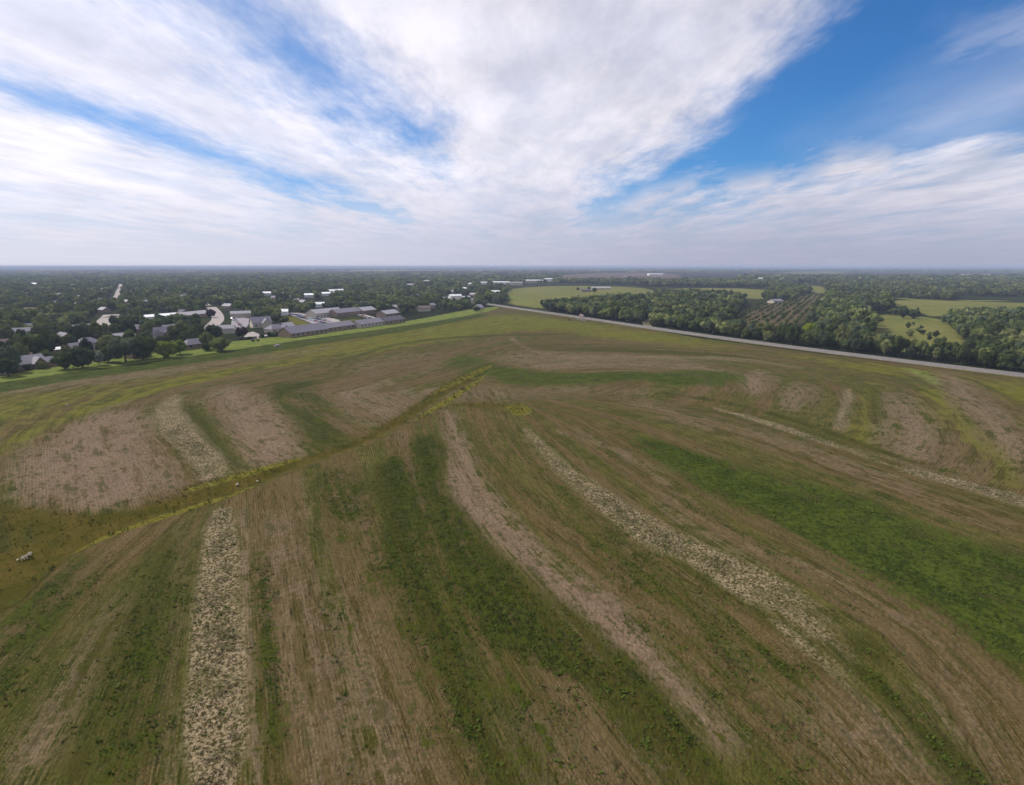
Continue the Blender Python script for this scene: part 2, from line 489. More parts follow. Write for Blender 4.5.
thin('dirt', .5, 1.5, [(300, 478), (318, 560), (340, 680), (360, 790)], 4)
thin('dirt', .5, 1.5, [(466, 640), (500, 700), (540, 780)], 5)
thin('dirt', .4, 1, [(60, 600), (20, 660), (-20, 720)], 2)
thin('dirt', .5, 1, [(95, 600), (60, 680), (20, 770)], 3)
thin('green', .8, 1.2, [(-20, 389), (85, 375.5), (170, 363.8), (240, 354), (310, 342.5), (400, 330), (470, 317)], 1.3)
thin('lime', .6, 3, [(0, 395), (85, 381), (170, 369), (240, 360), (310, 348), (400, 336)], .8)
thin('dirt', .5, 3, [(-20, 470), (30, 440), (90, 412), (160, 394), (230, 382)], 1)
def round_outline(p):
    q = np.roll(p, -1, 0)
    return np.stack([p * .75 + q * .25, p * .25 + q * .75], 1).reshape(-1, 2)


AREAS = [(k, w, s * {'dirt': 2.0, 'stub': 1.9, 'gold': 1.1, 'olive': 1.0, 'pale': 1.0}.get(k, 1.7), round_outline(GP(o))) for k, w, s, o in AREAS]
# the open land of the field itself
FIELD = GP([(-400, 470), (-60, 388), (0, 376), (60, 364), (130, 353), (200, 345), (290, 335), (400, 323), (470, 311), (505, 307),
            (545, 312), (620, 324), (700, 338), (800, 351), (900, 363), (1024, 377), (1500, 425), (1600, 900), (1100, 4000), (-100, 4000), (-900, 900)])


def weights_at(P):
    """Cover of the ground at world points: {kind: weight}."""
    W = {k: np.zeros(len(P), np.float32) for k in KINDS_G}
    W['wood'] = (1 - ss01(sdist(P, FIELD) / 6 + 0.5)).astype(np.float32)
    for k, w, s, poly in AREAS:
        lo_, hi_ = poly.min(0) - 2 * s, poly.max(0) + 2 * s
        m = np.where((P[:, 0] > lo_[0]) & (P[:, 0] < hi_[0]) & (P[:, 1] > lo_[1]) & (P[:, 1] < hi_[1]))[0]
        if not len(m):
            continue
        v = (w * ss01(sdist(P[m], poly) / (2 * s) + 0.5)).astype(np.float32)
        W[k][m] = np.maximum(W[k][m], v)
        if k in ('meadow', 'brown', 'pale', 'dirt', 'lime', 'vivid'):
            W['wood'][m] = np.minimum(W['wood'][m], 1 - v)
    return W


def smooth_line(L, n):
    """Evenly spaced points of a rounded polyline."""
    for _ in range(2):
        q = [L[0]]
        for a, b in zip(L, L[1:]):
            q += [a * .75 + b * .25, a * .25 + b * .75]
        q.append(L[-1])
        L = np.array(q)
    s = np.r_[0, np.cumsum(np.linalg.norm(np.diff(L, axis=0), axis=1))]
    x = np.linspace(0, s[-1], n)
    return np.stack([np.interp(x, s, L[:, 0]), np.interp(x, s, L[:, 1])], 1)


def ext(line, k=3000.0):
    a = line[0] - line[1]
    b = line[-1] - line[-2]
    return np.vstack([line[0] + a / np.linalg.norm(a) * k * .02, line, line[-1] + b / np.linalg.norm(b) * k])


GUIDES = [ext(smooth_line(GP(g), 14)) for g in [
    [(-40, 780), (60, 640), (130, 560), (190, 505)],
    [(214, 800), (219, 620), (222, 508)],
    [(450, 800), (395, 660), (365, 580), (330, 478)],
    [(560, 800), (470, 640), (425, 530), (405, 430)],
    [(740, 752), (620, 625), (500, 520), (456, 440), (448, 408)],
    [(960, 800), (850, 668), (740, 585), (620, 508), (550, 455), (518, 412)],
    [(1010, 790), (955, 690), (870, 608), (720, 534), (600, 448), (540, 408)],
    [(1080, 700), (960, 590), (800, 512), (680, 458), (600, 418), (545, 400)],
    [(1090, 520), (920, 470), (760, 418), (660, 402), (560, 394)],
    [(1090, 455), (950, 384), (800, 358), (620, 342), (520, 338)],
]]
LEFT_REGION = GP([(-300, 700), (-60, 640), (20, 600), (60, 560), (110, 534), (180, 511), (237, 494), (300, 468), (370, 445), (415, 420), (450, 392), (490, 370), (520, 345), (520, 306), (300, 330), (0, 372), (-300, 420)])
LEFT_LINE = ext(smooth_line(GP([(235, 505), (212, 476), (195, 455), (168, 425), (162, 405), (190, 389), (260, 375), (380, 352), (490, 328)]), 18))


OVAL_REGION = GP([(488, 372), (520, 386), (560, 391), (650, 400), (760, 416), (880, 452), (930, 470), (1120, 524), (1120, 400), (1000, 378), (800, 352), (620, 326), (505, 310)])
OVAL_LINE = smooth_line(GP([(470, 366), (520, 357), (600, 352), (720, 357), (800, 370), (846, 392), (850, 410), (838, 432), (800, 450)]), 24)


def rows_at(P):
    """A coordinate that runs across the drilled rows."""
    D, Sg = [], []
    for g in GUIDES:
        d, s = ldist(P, g)
        D.append(d)
        Sg.append(s)
    U = np.array([0, 32, 62, 86, 118, 152, 180, 215, 268, 360.0])
    u = U[0] - D[0]
    for i in range(len(GUIDES) - 1):
        m = Sg[i] < 0
        v = U[i] + (U[i + 1] - U[i]) * D[i] / (D[i] + D[i + 1] + 1e-6)
        u = np.where(m, v, u)
    m = Sg[-1] < 0
    u = np.where(m, U[-1] + D[-1], u)
    d, s = ldist(P, OVAL_LINE)
    u = np.where(sdist(P, OVAL_REGION) > 0, 500 + s * d, u)
    d, s = ldist(P, LEFT_LINE)
    inl = sdist(P, LEFT_REGION)
    return np.where(inl > 0, 700 + s * d, u)


# ------------------------------------------------------------------ ground: one sheet out to the horizon
fine_az = np.radians(np.arange(-56, 56.01, 0.13))
coarse = np.radians(np.arange(62, 300, 9.0))
az = np.concatenate([fine_az, coarse])
rad = np.concatenate([np.linspace(2, 30, 9)[:-1], np.exp(np.arange(math.log(30), math.log(900), 0.0052)),
                      np.exp(np.arange(math.log(900), math.log(42000), 0.014))])
na, nr = len(az), len(rad)
RR, AA = np.meshgrid(rad, az, indexing='ij')
gx, gy = (RR * np.sin(AA)).ravel(), (RR * np.cos(AA)).ravel()
P = np.stack([gx, gy], 1)
W = weights_at(P)
near = (np.hypot(gx, gy) < 1000)
u_all = np.zeros(len(P), np.float32)
u_all[near] = rows_at(P[near])
gz = np.zeros(len(P))
fld = near & (W['wood'] < 0.3)
gz[fld] = RNG.normal(0, 0.05, fld.sum()) + 0.06 * np.sin(u_all[fld] * 2 * math.pi / 9.0)
gz[fld] -= 0.5 * W['gold'][fld] * 0.6
gz -= 0.12
gz = np.minimum(gz, -0.02)
verts = np.stack([gx, gy, gz], 1)
verts = np.vstack([verts, [[0, 0, -0.1]]])
ii, jj = np.meshgrid(np.arange(nr - 1), np.arange(na), indexing='ij')
j2 = (jj + 1) % na
quads = np.stack([ii * na + jj, ii * na + j2, (ii + 1) * na + j2, (ii + 1) * na + jj], -1).reshape(-1, 4)[:, ::-1]
ctr = len(verts) - 1
tris = np.stack([np.full(na, ctr), (np.arange(na) + 1) % na, np.arange(na)], 1)
me = bpy.data.meshes.new("ground")
me.vertices.add(len(verts))
me.vertices.foreach_set('co', verts.astype(np.float32).ravel())
nl = quads.size + tris.size
me.loops.add(nl)
me.loops.foreach_set('vertex_index', np.concatenate([quads.ravel(), tris.ravel()]).astype(np.int32))
me.polygons.add(len(quads) + len(tris))
me.polygons.foreach_set('loop_start', np.concatenate([np.arange(len(quads)) * 4, quads.size + np.arange(len(tris)) * 3]).astype(np.int32))
me.update(calc_edges=True)
me.polygons.foreach_set('use_smooth', np.ones(len(me.polygons), bool))
for k, names in enumerate((KINDS_G[0:4], KINDS_G[4:8], KINDS_G[8:12])):
    at = me.attributes.new('cover_%d' % k, 'FLOAT_COLOR', 'POINT')
    arr = np.zeros((len(verts), 4), np.float32)
    for c, n in enumerate(names):
        arr[:-1, c] = W[n]
    at.data.foreach_set('color', arr.ravel())
at = me.attributes.new('row', 'FLOAT', 'POINT')
at.data.foreach_set('value', np.append(u_all, 0).astype(np.float32))

gm = bpy.data.materials.new("field_soil_and_grass")
gm.use_nodes = True
t = gm.node_tree
bs = t.nodes['Principled BSDF']
geo = t.nodes.new('ShaderNodeNewGeometry')
pos = geo.outputs['Position']
wx, wy, wz = sep(t, pos)
ru = t.nodes.new('ShaderNodeAttribute')
ru.attribute_name = 'row'
U = S(t, ru.outputs['Fac'])
cov_w = {}
for k in range(3):
    a = t.nodes.new('ShaderNodeAttribute')
    a.attribute_name = 'cover_%d' % k
    s_ = t.nodes.new('ShaderNodeSeparateColor')
    t.links.new(a.outputs['Color'], s_.inputs[0])
    outs = [S(t, o) for o in s_.outputs] + [S(t, a.outputs['Alpha'])]
    for c, n in enumerate(KINDS_G[k * 4:k * 4 + 4]):
        cov_w[n] = outs[c]
fine_row = noise(t, xyz(t, U * 1.9, wx * 0.2, wy * 0.2), 1.0, 4.0, 0.68)      # single rows
row3 = noise(t, xyz(t, U * 0.42, wx * 0.045, wy * 0.045), 1.0, 4.0, 0.6)        # drill passes
row9 = noise(t, xyz(t, U * 0.11, wx * 0.006, wy * 0.006), 1.0, 3.0, 0.6)
blob = noise(t, pos, 0.16, 4.0, 0.62)
clump = noise(t, pos, 0.9, 4.0, 0.65)
speck = noise(t, pos, 3.2, 2.0, 0.6)
big = noise(t, pos, 0.012, 3.0, 0.55)
line = ((U * (2 * math.pi / 0.62) + clump * 2.0).sin() * 0.5 + 0.5)
straw = line.ss(0.55, 0.95) * speck.ss(0.44, 0.6) * row3.ss(0.4, 0.6, 0.25, 1.0)

mott = (row3 - 0.5) * 2.2 + (row9 - 0.5) * 1.4 + (blob - 0.5) * 2.0 + (clump - 0.5) * 1.5 + (fine_row - 0.5) * 0.9


def edge(n, k=1.0, hard=0.42):
    return (cov_w[n] + mott * k * cov_w[n].ss(0.0, 0.25)).ss(0.5 - hard, 0.5 + hard)


base = mixc(t, (row3 * 0.6 + blob * 0.4).ss(0.38, 0.62), srgb(88, 84, 40), srgb(114, 96, 66))
base = mixc(t, (row9 * 0.75 + big * 0.25).ss(0.445, 0.55, 0.0, 0.9), base, mixc(t, blob.ss(0.4, 0.6), srgb(74, 84, 30), srgb(98, 102, 44)))
base = mixc(t, (row9 * 0.75 + blob * 0.25).ss(0.47, 0.36, 0.0, 0.75), base, srgb(122, 106, 82))
base = mixc(t, fine_row.ss(0.48, 0.66, 0, 0.6), base, srgb(132, 116, 84))
base = mixc(t, (fine_row.ss(0.47, 0.34) * clump.ss(0.38, 0.56)), base, srgb(58, 58, 30))
base = mixc(t, straw * 0.75, base, srgb(160, 142, 108))
c = base
lime = mixc(t, (row3 * 0.5 + blob * 0.5).ss(0.35, 0.65), srgb(104, 112, 36), srgb(132, 130, 58))
c = mixc(t, edge('lime', 0.9, 0.4), c, lime)
dirt = mixc(t, (row3 * 0.5 + clump * 0.5).ss(0.35, 0.65), srgb(126, 108, 94), srgb(166, 144, 130))
dirt = mixc(t, fine_row.ss(0.48, 0.66, 0, 0.6), dirt, srgb(152, 134, 114))
dirt = mixc(t, straw * 0.7, dirt, srgb(182, 164, 138))
dirt = mixc(t, (row3 * 0.45 + blob * 0.25 + clump * 0.3).ss(0.51, 0.58, 0, 0.8), dirt, srgb(78, 80, 38))
c = mixc(t, edge('dirt', 0.95, 0.42), c, dirt)
gold = mixc(t, blob.ss(0.42, 0.58), srgb(92, 88, 26), srgb(110, 98, 42))
gold = mixc(t, big.ss(0.5, 0.6, 0, 0.7), gold, srgb(72, 88, 28))
gold = mixc(t, clump.ss(0.45, 0.7, 0, 0.7), gold, srgb(74, 80, 22))
c = mixc(t, edge('gold', 0.3), c, gold)
green = mixc(t, (clump * 0.6 + speck * 0.4).ss(0.42, 0.58), srgb(34, 46, 14), srgb(78, 90, 30))
green = mixc(t, fine_row.ss(0.48, 0.64, 0, 0.45), green, srgb(98, 94, 54))
green = mixc(t, blob.ss(0.48, 0.62, 0, 0.5), green, srgb(94, 100, 38))
green = mixc(t, row9.ss(0.5, 0.64, 0, 0.6), green, srgb(92, 86, 44))
c = mixc(t, edge('green', 1.0, 0.34), c, green)
c = mixc(t, edge('vivid', 0.9, 0.4), c, mixc(t, (clump * 0.45 + blob * 0.35 + speck * 0.2).ss(0.42, 0.58), srgb(54, 70, 22), srgb(92, 106, 40)))
c = mixc(t, edge('olive', 0.45, 0.3), c, mixc(t, clump.ss(0.35, 0.65), srgb(112, 114, 38), srgb(146, 140, 62)))
chop = noise(t, pos, 2.1, 3.0, 0.65)
stub = mixc(t, chop.ss(0.42, 0.58), srgb(84, 78, 48), srgb(180, 164, 140))
stub = mixc(t, speck.ss(0.54, 0.66, 0, 0.8), stub, srgb(202, 186, 164))
stub = mixc(t, (clump * 0.5 + blob * 0.5).ss(0.48, 0.57, 0, 0.6), stub, srgb(84, 88, 44))
c = mixc(t, edge('stub', 0.5, 0.36), c, stub)
wood = mixc(t, big.ss(0.35, 0.65), srgb(40, 50, 28), srgb(56, 66, 36))
wood = mixc(t, (big * 0.6 + row9 * 0.0 + blob * 0.4).ss(0.5, 0.62, 0, 0.6), wood, srgb(86, 92, 54))
c = mixc(t, cov_w['wood'].ss(0.3, 0.7), c, wood)
mead = mixc(t, (big * 0.4 + blob * 0.6).ss(0.36, 0.64), srgb(120, 130, 68), srgb(152, 152, 92))
c = mixc(t, edge('meadow', 0.3, 0.3), c, mead)
c = mixc(t, edge('brown', 0.3, 0.3), c, mixc(t, big.ss(0.4, 0.6), srgb(108, 92, 84), srgb(132, 116, 104)))
c = mixc(t, edge('pale', 0.4, 0.3), c, mixc(t, blob.ss(0.35, 0.65), srgb(116, 138, 60), srgb(148, 160, 90)))
grain = clump * 0.5 + speck * 0.5
c = mixc(t, grain.ss(0.5, 0.36, 0, 0.5) * (1.0 - cov_w['wood']), c, mixc(t, 0.5, c, (0.012, 0.012, 0.006)))
c = mixc(t, 1.0, c, (0.50, 0.475, 0.395), 'MULTIPLY')
t.links.new(c, bs.inputs['Base Color'])
bs.inputs['Roughness'].default_value = 0.95
bs.inputs['Specular IOR Level'].default_value = 0.02
hgt = clump * 0.45 + speck * 0.12 + fine_row * 0.25
bp = t.nodes.new('ShaderNodeBump')
bp.inputs['Strength'].default_value = 0.9
bp.inputs['Distance'].default_value = 0.5
put(t, bp.inputs['Height'], hgt)
t.links.new(bp.outputs[0], bs.inputs['Normal'])
ground = link("ground", me, gm)
tag(ground, kind='structure')

# ------------------------------------------------------------------ plants lying on the field
TOWARD = None


def leaf_material(name, mode, colour=(1, 1, 1), trans=0.25):
    m = bpy.data.materials.new(name)
    m.use_nodes = True
    t = m.node_tree
    t.nodes.clear()
    out = t.nodes.new('ShaderNodeOutputMaterial')
    g = t.nodes.new('ShaderNodeNewGeometry')
    v = noise(t, g.outputs['Position'], 0.55, 3.0)
    v2 = noise(t, g.outputs['Position'], 3.0, 2.0)
    if mode == 'object':
        oi = t.nodes.new('ShaderNodeObjectInfo')
        tint = oi.outputs['Color']
    elif mode == 'attribute':
        a = t.nodes.new('ShaderNodeAttribute')
        a.attribute_name = 'tint'
        tint = a.outputs['Color']
    else:
        tint = tuple(colour[:3])
    f = (v * 0.6 + v2 * 0.4).ss(0.3, 0.7, 0.72, 1.3)
    sc = t.nodes.new('ShaderNodeVectorMath')
    sc.operation = 'SCALE'
    put(t, sc.inputs[0], tint)
    put(t, sc.inputs['Scale'], f)
    d = t.nodes.new('ShaderNodeBsdfDiffuse')
    tr = t.nodes.new('ShaderNodeBsdfTranslucent')
    t.links.new(sc.outputs[0], d.inputs[0])
    yel = mixc(t, 1.0, sc.outputs[0], (1.15, 1.2, 0.7), 'MULTIPLY')
    t.links.new(yel, tr.inputs[0])
    mx = t.nodes.new('ShaderNodeMixShader')
    mx.inputs[0].default_value = trans
    t.links.new(d.outputs[0], mx.inputs[1])
    t.links.new(tr.outputs[0], mx.inputs[2])
    t.links.new(mx.outputs[0], out.inputs[0])
    return m


def scatter(kind, n, box, thr=0.45):
    """n random points of a ground box (pixel corners) whose cover is of the kind."""
    pts = GP(box)
    lo_, hi_ = pts.min(0), pts.max(0)
    p = RNG.uniform(lo_, hi_, (n, 2))
    w = weights_at(p)[kind]
    # patchy stands
    ph = np.sin(p[:, 0] * .31 + 2 * np.sin(p[:, 1] * .17)) * np.sin(p[:, 1] * .23 + 1.7 * np.sin(p[:, 0] * .13))
    keep = (w > .12) & (w + 0.3 * ph + RNG.normal(0, .22, n) > thr)
    return p[keep]


def tufts(name, pts, size, hgt, nb, mat, spread=0.5, width=0.5):
    """Low clumps of nb bent blades or leaves."""
    n = len(pts)
    sz = size * RNG.uniform(.4, 1.0, n) ** 2 * 2.2
    a = RNG.uniform(0, 2 * math.pi, (n, nb))
    L = sz[:, None] * RNG.uniform(.6, 1.2, (n, nb))
    hh = hgt * (sz / size)[:, None] * RNG.uniform(.5, 1.3, (n, nb))
    wd = width * L
    off = RNG.normal(0, spread, (n, nb, 2)) * sz[:, None, None]
    bx = pts[:, 0, None] + off[..., 0]
    by = pts[:, 1, None] + off[..., 1]
    dx, dy = np.cos(a), np.sin(a)
    V = np.empty((n, nb, 3, 3), np.float32)
    V[..., 0, 0], V[..., 0, 1], V[..., 0, 2] = bx - dy * wd * .5, by + dx * wd * .5, -.1
    V[..., 1, 0], V[..., 1, 1], V[..., 1, 2] = bx + dy * wd * .5, by - dx * wd * .5, -.1
    V[..., 2, 0], V[..., 2, 1], V[..., 2, 2] = bx + dx * L * .5, by + dy * L * .5, hh
    o = link(name, poly_mesh(name, V.reshape(-1, 3), 3), mat)
    tag(o, kind='stuff')
    return o


straw = leaf_material("dead_straw", 'fixed', srgb(118, 106, 82) + (1,), 0.2)
weed = leaf_material("weed_leaves", 'fixed', srgb(74, 88, 34) + (1,), 0.3)
dryg = leaf_material("yellow_grass", 'fixed', srgb(72, 70, 28) + (1,), 0.3)
s1 = scatter('stub', 60000, [(170, 800), (255, 800), (150, 470), (250, 390)], 1.0)
s2 = scatter('stub', 70000, [(515, 420), (870, 420), (870, 700), (515, 700)], 1.0)
tufts("stubble", np.vstack([s1, s2]), .24, .07, 4, straw)
w1_ = scatter('green', 42000, [(620, 430), (1090, 430), (1090, 700), (620, 700)], .6)
w2_ = scatter('green', 36000, [(300, 440), (740, 440), (740, 800), (300, 800)], .6)
w3_ = scatter('green', 5000, [(-60, 540), (310, 540), (310, 800), (-60, 800)], .6)
wv_ = scatter('vivid', 26000, [(620, 430), (1090, 430), (1090, 700), (620, 700)], .75)
ws_ = scatter('stub', 14000, [(170, 800), (255, 800), (150, 470), (250, 390)], 1.1)
wt_ = scatter('stub', 22000, [(515, 420), (870, 420), (870, 700), (515, 700)], 1.1)
tufts("weeds", np.vstack([w1_, w2_, w3_, wv_, ws_, wt_]), .32, .11, 4, weed)
d1_ = scatter('gold', 30000, [(-20, 360), (500, 360), (500, 620), (-20, 620)], .6)
d2_ = scatter('olive', 50000, [(50, 360), (540, 360), (540, 560), (50, 560)], .45)
tufts("long_grass", np.vstack([d1_, d2_]), .42, .2, 3, dryg)

# ------------------------------------------------------------------ highway
ROAD = GP([(470, 302.2), (490, 304.2), (510, 307.3), (545, 312.2), (600, 320.2), (660, 329.2), (740, 340.3), (820, 350.6), (900, 360.4), (960, 367.6), (1024, 375.2), (1160, 391.5)])


def offset(L, d):
    tt = np.gradient(L, axis=0)
    tt /= np.linalg.norm(tt, axis=1)[:, None]
    return L + np.stack([-tt[:, 1], tt[:, 0]], 1) * np.asarray(d).reshape(-1, 1)


def ribbon(name, L, d0, d1, z, mat, parent=None, thick=0.0):
    A, B = offset(L, d0), offset(L, d1)
    n = len(L)
    V = [(x, y, z) for x, y in A] + [(x, y, z) for x, y in B]
    F = [(i, i + 1, n + i + 1, n + i) for i in range(n - 1)]
    if thick:
        V += [(x, y, z - thick) for x, y in A] + [(x, y, z - thick) for x, y in B]
        F += [(2 * n + i, 2 * n + i + 1, i + 1, i) for i in range(n - 1)]
        F += [(n + i, n + i + 1, 3 * n + i + 1, 3 * n + i) for i in range(n - 1)]
    return link(name, mesh(name, V, F), mat, parent)


M = {}
M['asphalt'] = principled("worn_asphalt", srgb(104, 100, 101), .9, .2, .1, .15)
M['shoulder'] = principled("gravel_shoulder", srgb(112, 104, 78), .95, .1, .2, .3)
M['concrete'] = principled("pale_concrete", srgb(146, 137, 132), .9, .2, .1, .2)
M['lot'] = principled("parking_asphalt", srgb(132, 125, 129), .9, .2, .12, .2)
M['line'] = principled("road_paint", (.75, .74, .7), .7)
M['yline'] = principled("yellow_road_paint", (.65, .45, .08), .7)
M['whiteroof'] = principled("white_metal_roof", (.80, .80, .78), .5, .4, .05, .2)
M['white'] = principled("white_paint", (.78, .77, .74), .6)
M['cream'] = principled("cream_siding", srgb(190, 180, 160), .8)
M['tan'] = principled("tan_brick", srgb(150, 128, 108), .9, .2, .2, 2)
M['grayroof'] = principled("grey_shingle", srgb(128, 122, 130), .9, .2, .15, 1.5)
M['darkroof'] = principled("dark_shingle", srgb(92, 88, 96), .9, .2, .15, 1.5)
M['paleroof'] = principled("pale_shingle", srgb(160, 155, 158), .9, .2, .12, 1.5)
M['brownroof'] = principled("brown_shingle", srgb(126, 108, 100), .9, .2, .15, 1.5)
M['glass'] = principled("window_glass", (.03, .04, .05), .1, .6, .1)
M['door'] = principled("painted_door", srgb(120, 100, 90), .6)
M['bark'] = principled("bark", srgb(78, 66, 54), .95, .1, .3, 3)
M['metal'] = principled("galvanised_steel", (.42, .43, .44), .45, .5, .1, 2, .6)
M['timber'] = principled("weathered_timber", srgb(120, 108, 96), .9, .2, .2, 3)
M['stone'] = principled("pale_stone", srgb(172, 162, 140), .9, .2, .2, 3)
M['rubber'] = principled("tyre_rubber", (.02, .02, .02), .9)
M['darkwood'] = principled("stained_fence", srgb(74, 66, 60), .9, .2, .2, 2)

RL = smooth_line(ROAD, 160)
tag(ribbon("road_shoulder", RL, -7.6, 6.4, 0.03, M['shoulder'], thick=.25), kind='structure')
road = tag(ribbon("road", RL, -5.4, 5.4, 0.14, M['asphalt'], thick=.14), kind='structure')
ribbon("edge_line", RL, 4.3, 4.45, 0.145, M['line'], road)
ribbon("edge_line", RL, -4.45, -4.3, 0.145, M['line'], road)
ribbon("centre_line", RL, .08, .2, 0.145, M['yline'], road)
ribbon("centre_line", RL, -.2, -.08, 0.145, M['yline'], road)
tag(ribbon("gravel_track", smooth_line(GP([(648, 327.5), (647.5, 325), (645, 322.5), (650, 319.5), (664, 317)]), 24), -3.2, 3.2, .05, M['shoulder']), kind='structure')

# streets and paved yards of the town
PAVED = []


def street(name, pts, wid, mat='concrete', z=.02):
    L = smooth_line(GP(pts), 24)
    PAVED.append((L, wid / 2 + 2))
    return tag(ribbon(name, L, -wid / 2, wid / 2, z, M[mat], thick=.3), kind='structure')


def yard(name, pts, mat='lot', z=.01):
    p = GP(pts)
    n = len(p)
    V = [(x, y, z) for x, y in p] + [(x, y, z - .3) for x, y in p]
    F = [tuple(range(n))] + [(i, i + n, (i + 1) % n + n, (i + 1) % n) for i in range(n)]
    c = p.mean(0)
    me_ = mesh(name, V, F)
    o = tag(link(name, me_, M[mat]), kind='structure')
    if o.data.polygons[0].normal.z < 0:
        o.data.flip_normals()
    PAVED.append((p, None))
    return o


street("town_street", [(98, 328), (103, 324), (108, 319), (112, 314.5)], 15)
street("town_street", [(108, 317.5), (118, 315.5)], 9)
street("town_street", [(112, 305), (115, 300), (117, 296), (118.5, 292), (120, 288), (121, 284)], 9)
street("town_street", [(205, 331), (213, 325), (219, 319), (216, 312), (211, 307)], 11)
street("town_street", [(196, 301), (203, 303), (208, 305.5)], 9)
street("town_street", [(259, 336.5), (270, 334.5), (288, 331.5)], 6)
street("town_street", [(330, 318.5), (338, 322), (345, 324.5), (356, 325)], 7, z=.03)
street("town_street", [(353, 312.5), (362, 315), (372, 318), (381, 321)], 9, z=.03)
yard("parking_lot", [(230, 333), (232, 318), (236, 316), (252, 319), (246, 328), (240, 334)])
yard("cul_de_sac", [(244, 337), (247, 333), (253, 331.5), (259, 334), (260, 338), (252, 339.5)], 'concrete')
yard("parking_lot", [(285, 313), (296, 312.5), (322, 316), (340, 320), (333, 326), (318, 326), (304, 320)])
yard("school_yard", [(440, 300), (456, 296), (470, 297), (468, 302), (452, 305), (442, 304)], 'shoulder')


# ------------------------------------------------------------------ buildings
def box_mesh(name, x0, x1, y0, y1, z0, z1):
    V = [(x, y, z) for z in (z0, z1) for x, y in ((x0, y0), (x1, y0), (x1, y1), (x0, y1))]
    return mesh(name, V, [(3, 2, 1, 0), (4, 5, 6, 7), (0, 1, 5, 4), (1, 2, 6, 5), (2, 3, 7, 6), (3, 0, 4, 7)])


def gable_walls(name, w, d, h, r, hip):
    V = [(-w/2, -d/2, 0), (w/2, -d/2, 0), (w/2, d/2, 0), (-w/2, d/2, 0), (-w/2, -d/2, h), (w/2, -d/2, h), (w/2, d/2, h), (-w/2, d/2, h)]
    F = [(0, 1, 5, 4), (2, 3, 7, 6)]
    if hip:
        F += [(1, 2, 6, 5), (3, 0, 4, 7)]
    else:
        V += [(-w/2, 0, h + r - .05), (w/2, 0, h + r - .05)]
        F += [(1, 2, 6, 9, 5), (3, 0, 4, 8, 7)]
    return mesh(name, V, F)


def roof_mesh(name, w, d, h, r, hip, ov=.5, th=.22):
    """Two or four slopes with eaves and a real thickness."""
    a, b = w / 2 + ov, d / 2 + ov
    e = h - r * ov / (d / 2)
    k = max(0.0, a - b * 0.95) if hip else a
    top = [(-a, -b, e), (a, -b, e), (a, b, e), (-a, b, e), (-k, 0, h + r), (k, 0, h + r)]
    V = [(x, y, z + th) for x, y, z in top] + top
    F = [(0, 1, 5, 4), (2, 3, 4, 5), (1, 2, 5), (3, 0, 4), (7, 6, 10, 11), (9, 8, 11, 10), (8, 7, 11), (6, 9, 10)]
    F += [(6, 7, 1, 0), (7, 8, 2, 1), (8, 9, 3, 2), (9, 6, 0, 3)]
    if not hip:
        F = [f for f in F if f not in ((1, 2, 5), (3, 0, 4), (8, 7, 11), (6, 9, 10), (7, 8, 2, 1), (9, 6, 0, 3))]
        F += [(7, 11, 5, 1), (11, 8, 2, 5), (9, 10, 4, 3), (10, 6, 0, 4)]
    return mesh(name, V, F)


BLD = []
EDGE = GP([(0, 372), (300, 333)])
EDGE_A = math.degrees(math.atan2(EDGE[1][1] - EDGE[0][1], EDGE[1][0] - EDGE[0][0]))


def house(name, label, px, py, w, d, h, r, rot, roof='grayroof', wall='cream', hip=False, cat='house', group=None, detail=1, chimney=False, ell=None):
    x, y = G(px, py)
    if name == 'brick_house':
        w, d = w * .84, d * .88
        ell = ell and tuple(v * .84 for v in ell)
    e = bpy.data.objects.new(name, None)
    COL.objects.link(e)
    e.location = (x, y, -.05)
    e.rotation_euler = (0, 0, math.radians(rot))
    tag(e, label, cat, group)
    link("wall", gable_walls("wall", w, d, h, r, hip), M[wall], e)
    ro = link("roof", roof_mesh("roof", w, d, h, r, hip), M[roof], e)
    if chimney:
        link("chimney", box_mesh("chimney", w * .2, w * .2 + .9, .6, 1.4, h + r * .4, h + r + .9), M['tan'], ro)
    if ell:
        ex, ew, ed = ell
        a = link("wing", gable_walls("wing", ed, ew, h * .95, r * .8, False), M[wall], e)
        a.location, a.rotation_euler = (ex, -d / 2 - ed / 2 + ew * .25 + .5, 0), (0, 0, math.pi / 2)
        b = link("wing_roof", roof_mesh("wing_roof", ed, ew, h * .95, r * .8, False), M[roof], a)
    if detail:
        nw = max(2, int(w / 4.5))
        for sgn in (-1, 1):
            for i in range(nw):
                cx = -w / 2 + w * (i + .5) / nw
                if sgn < 0 and i == nw // 2:
                    link("door", box_mesh("door", cx - .5, cx + .5, -d/2 - .06, -d/2 + .05, .1, 2.15), M['door'], e)
                    continue
                y0 = sgn * d / 2
                wi = link("window", box_mesh("window", cx - .75, cx + .75, y0 - .05, y0 + .05, 1.0, 2.2), M['glass'], e)
    BLD.append((x, y, math.hypot(w, d) / 2))
    return e


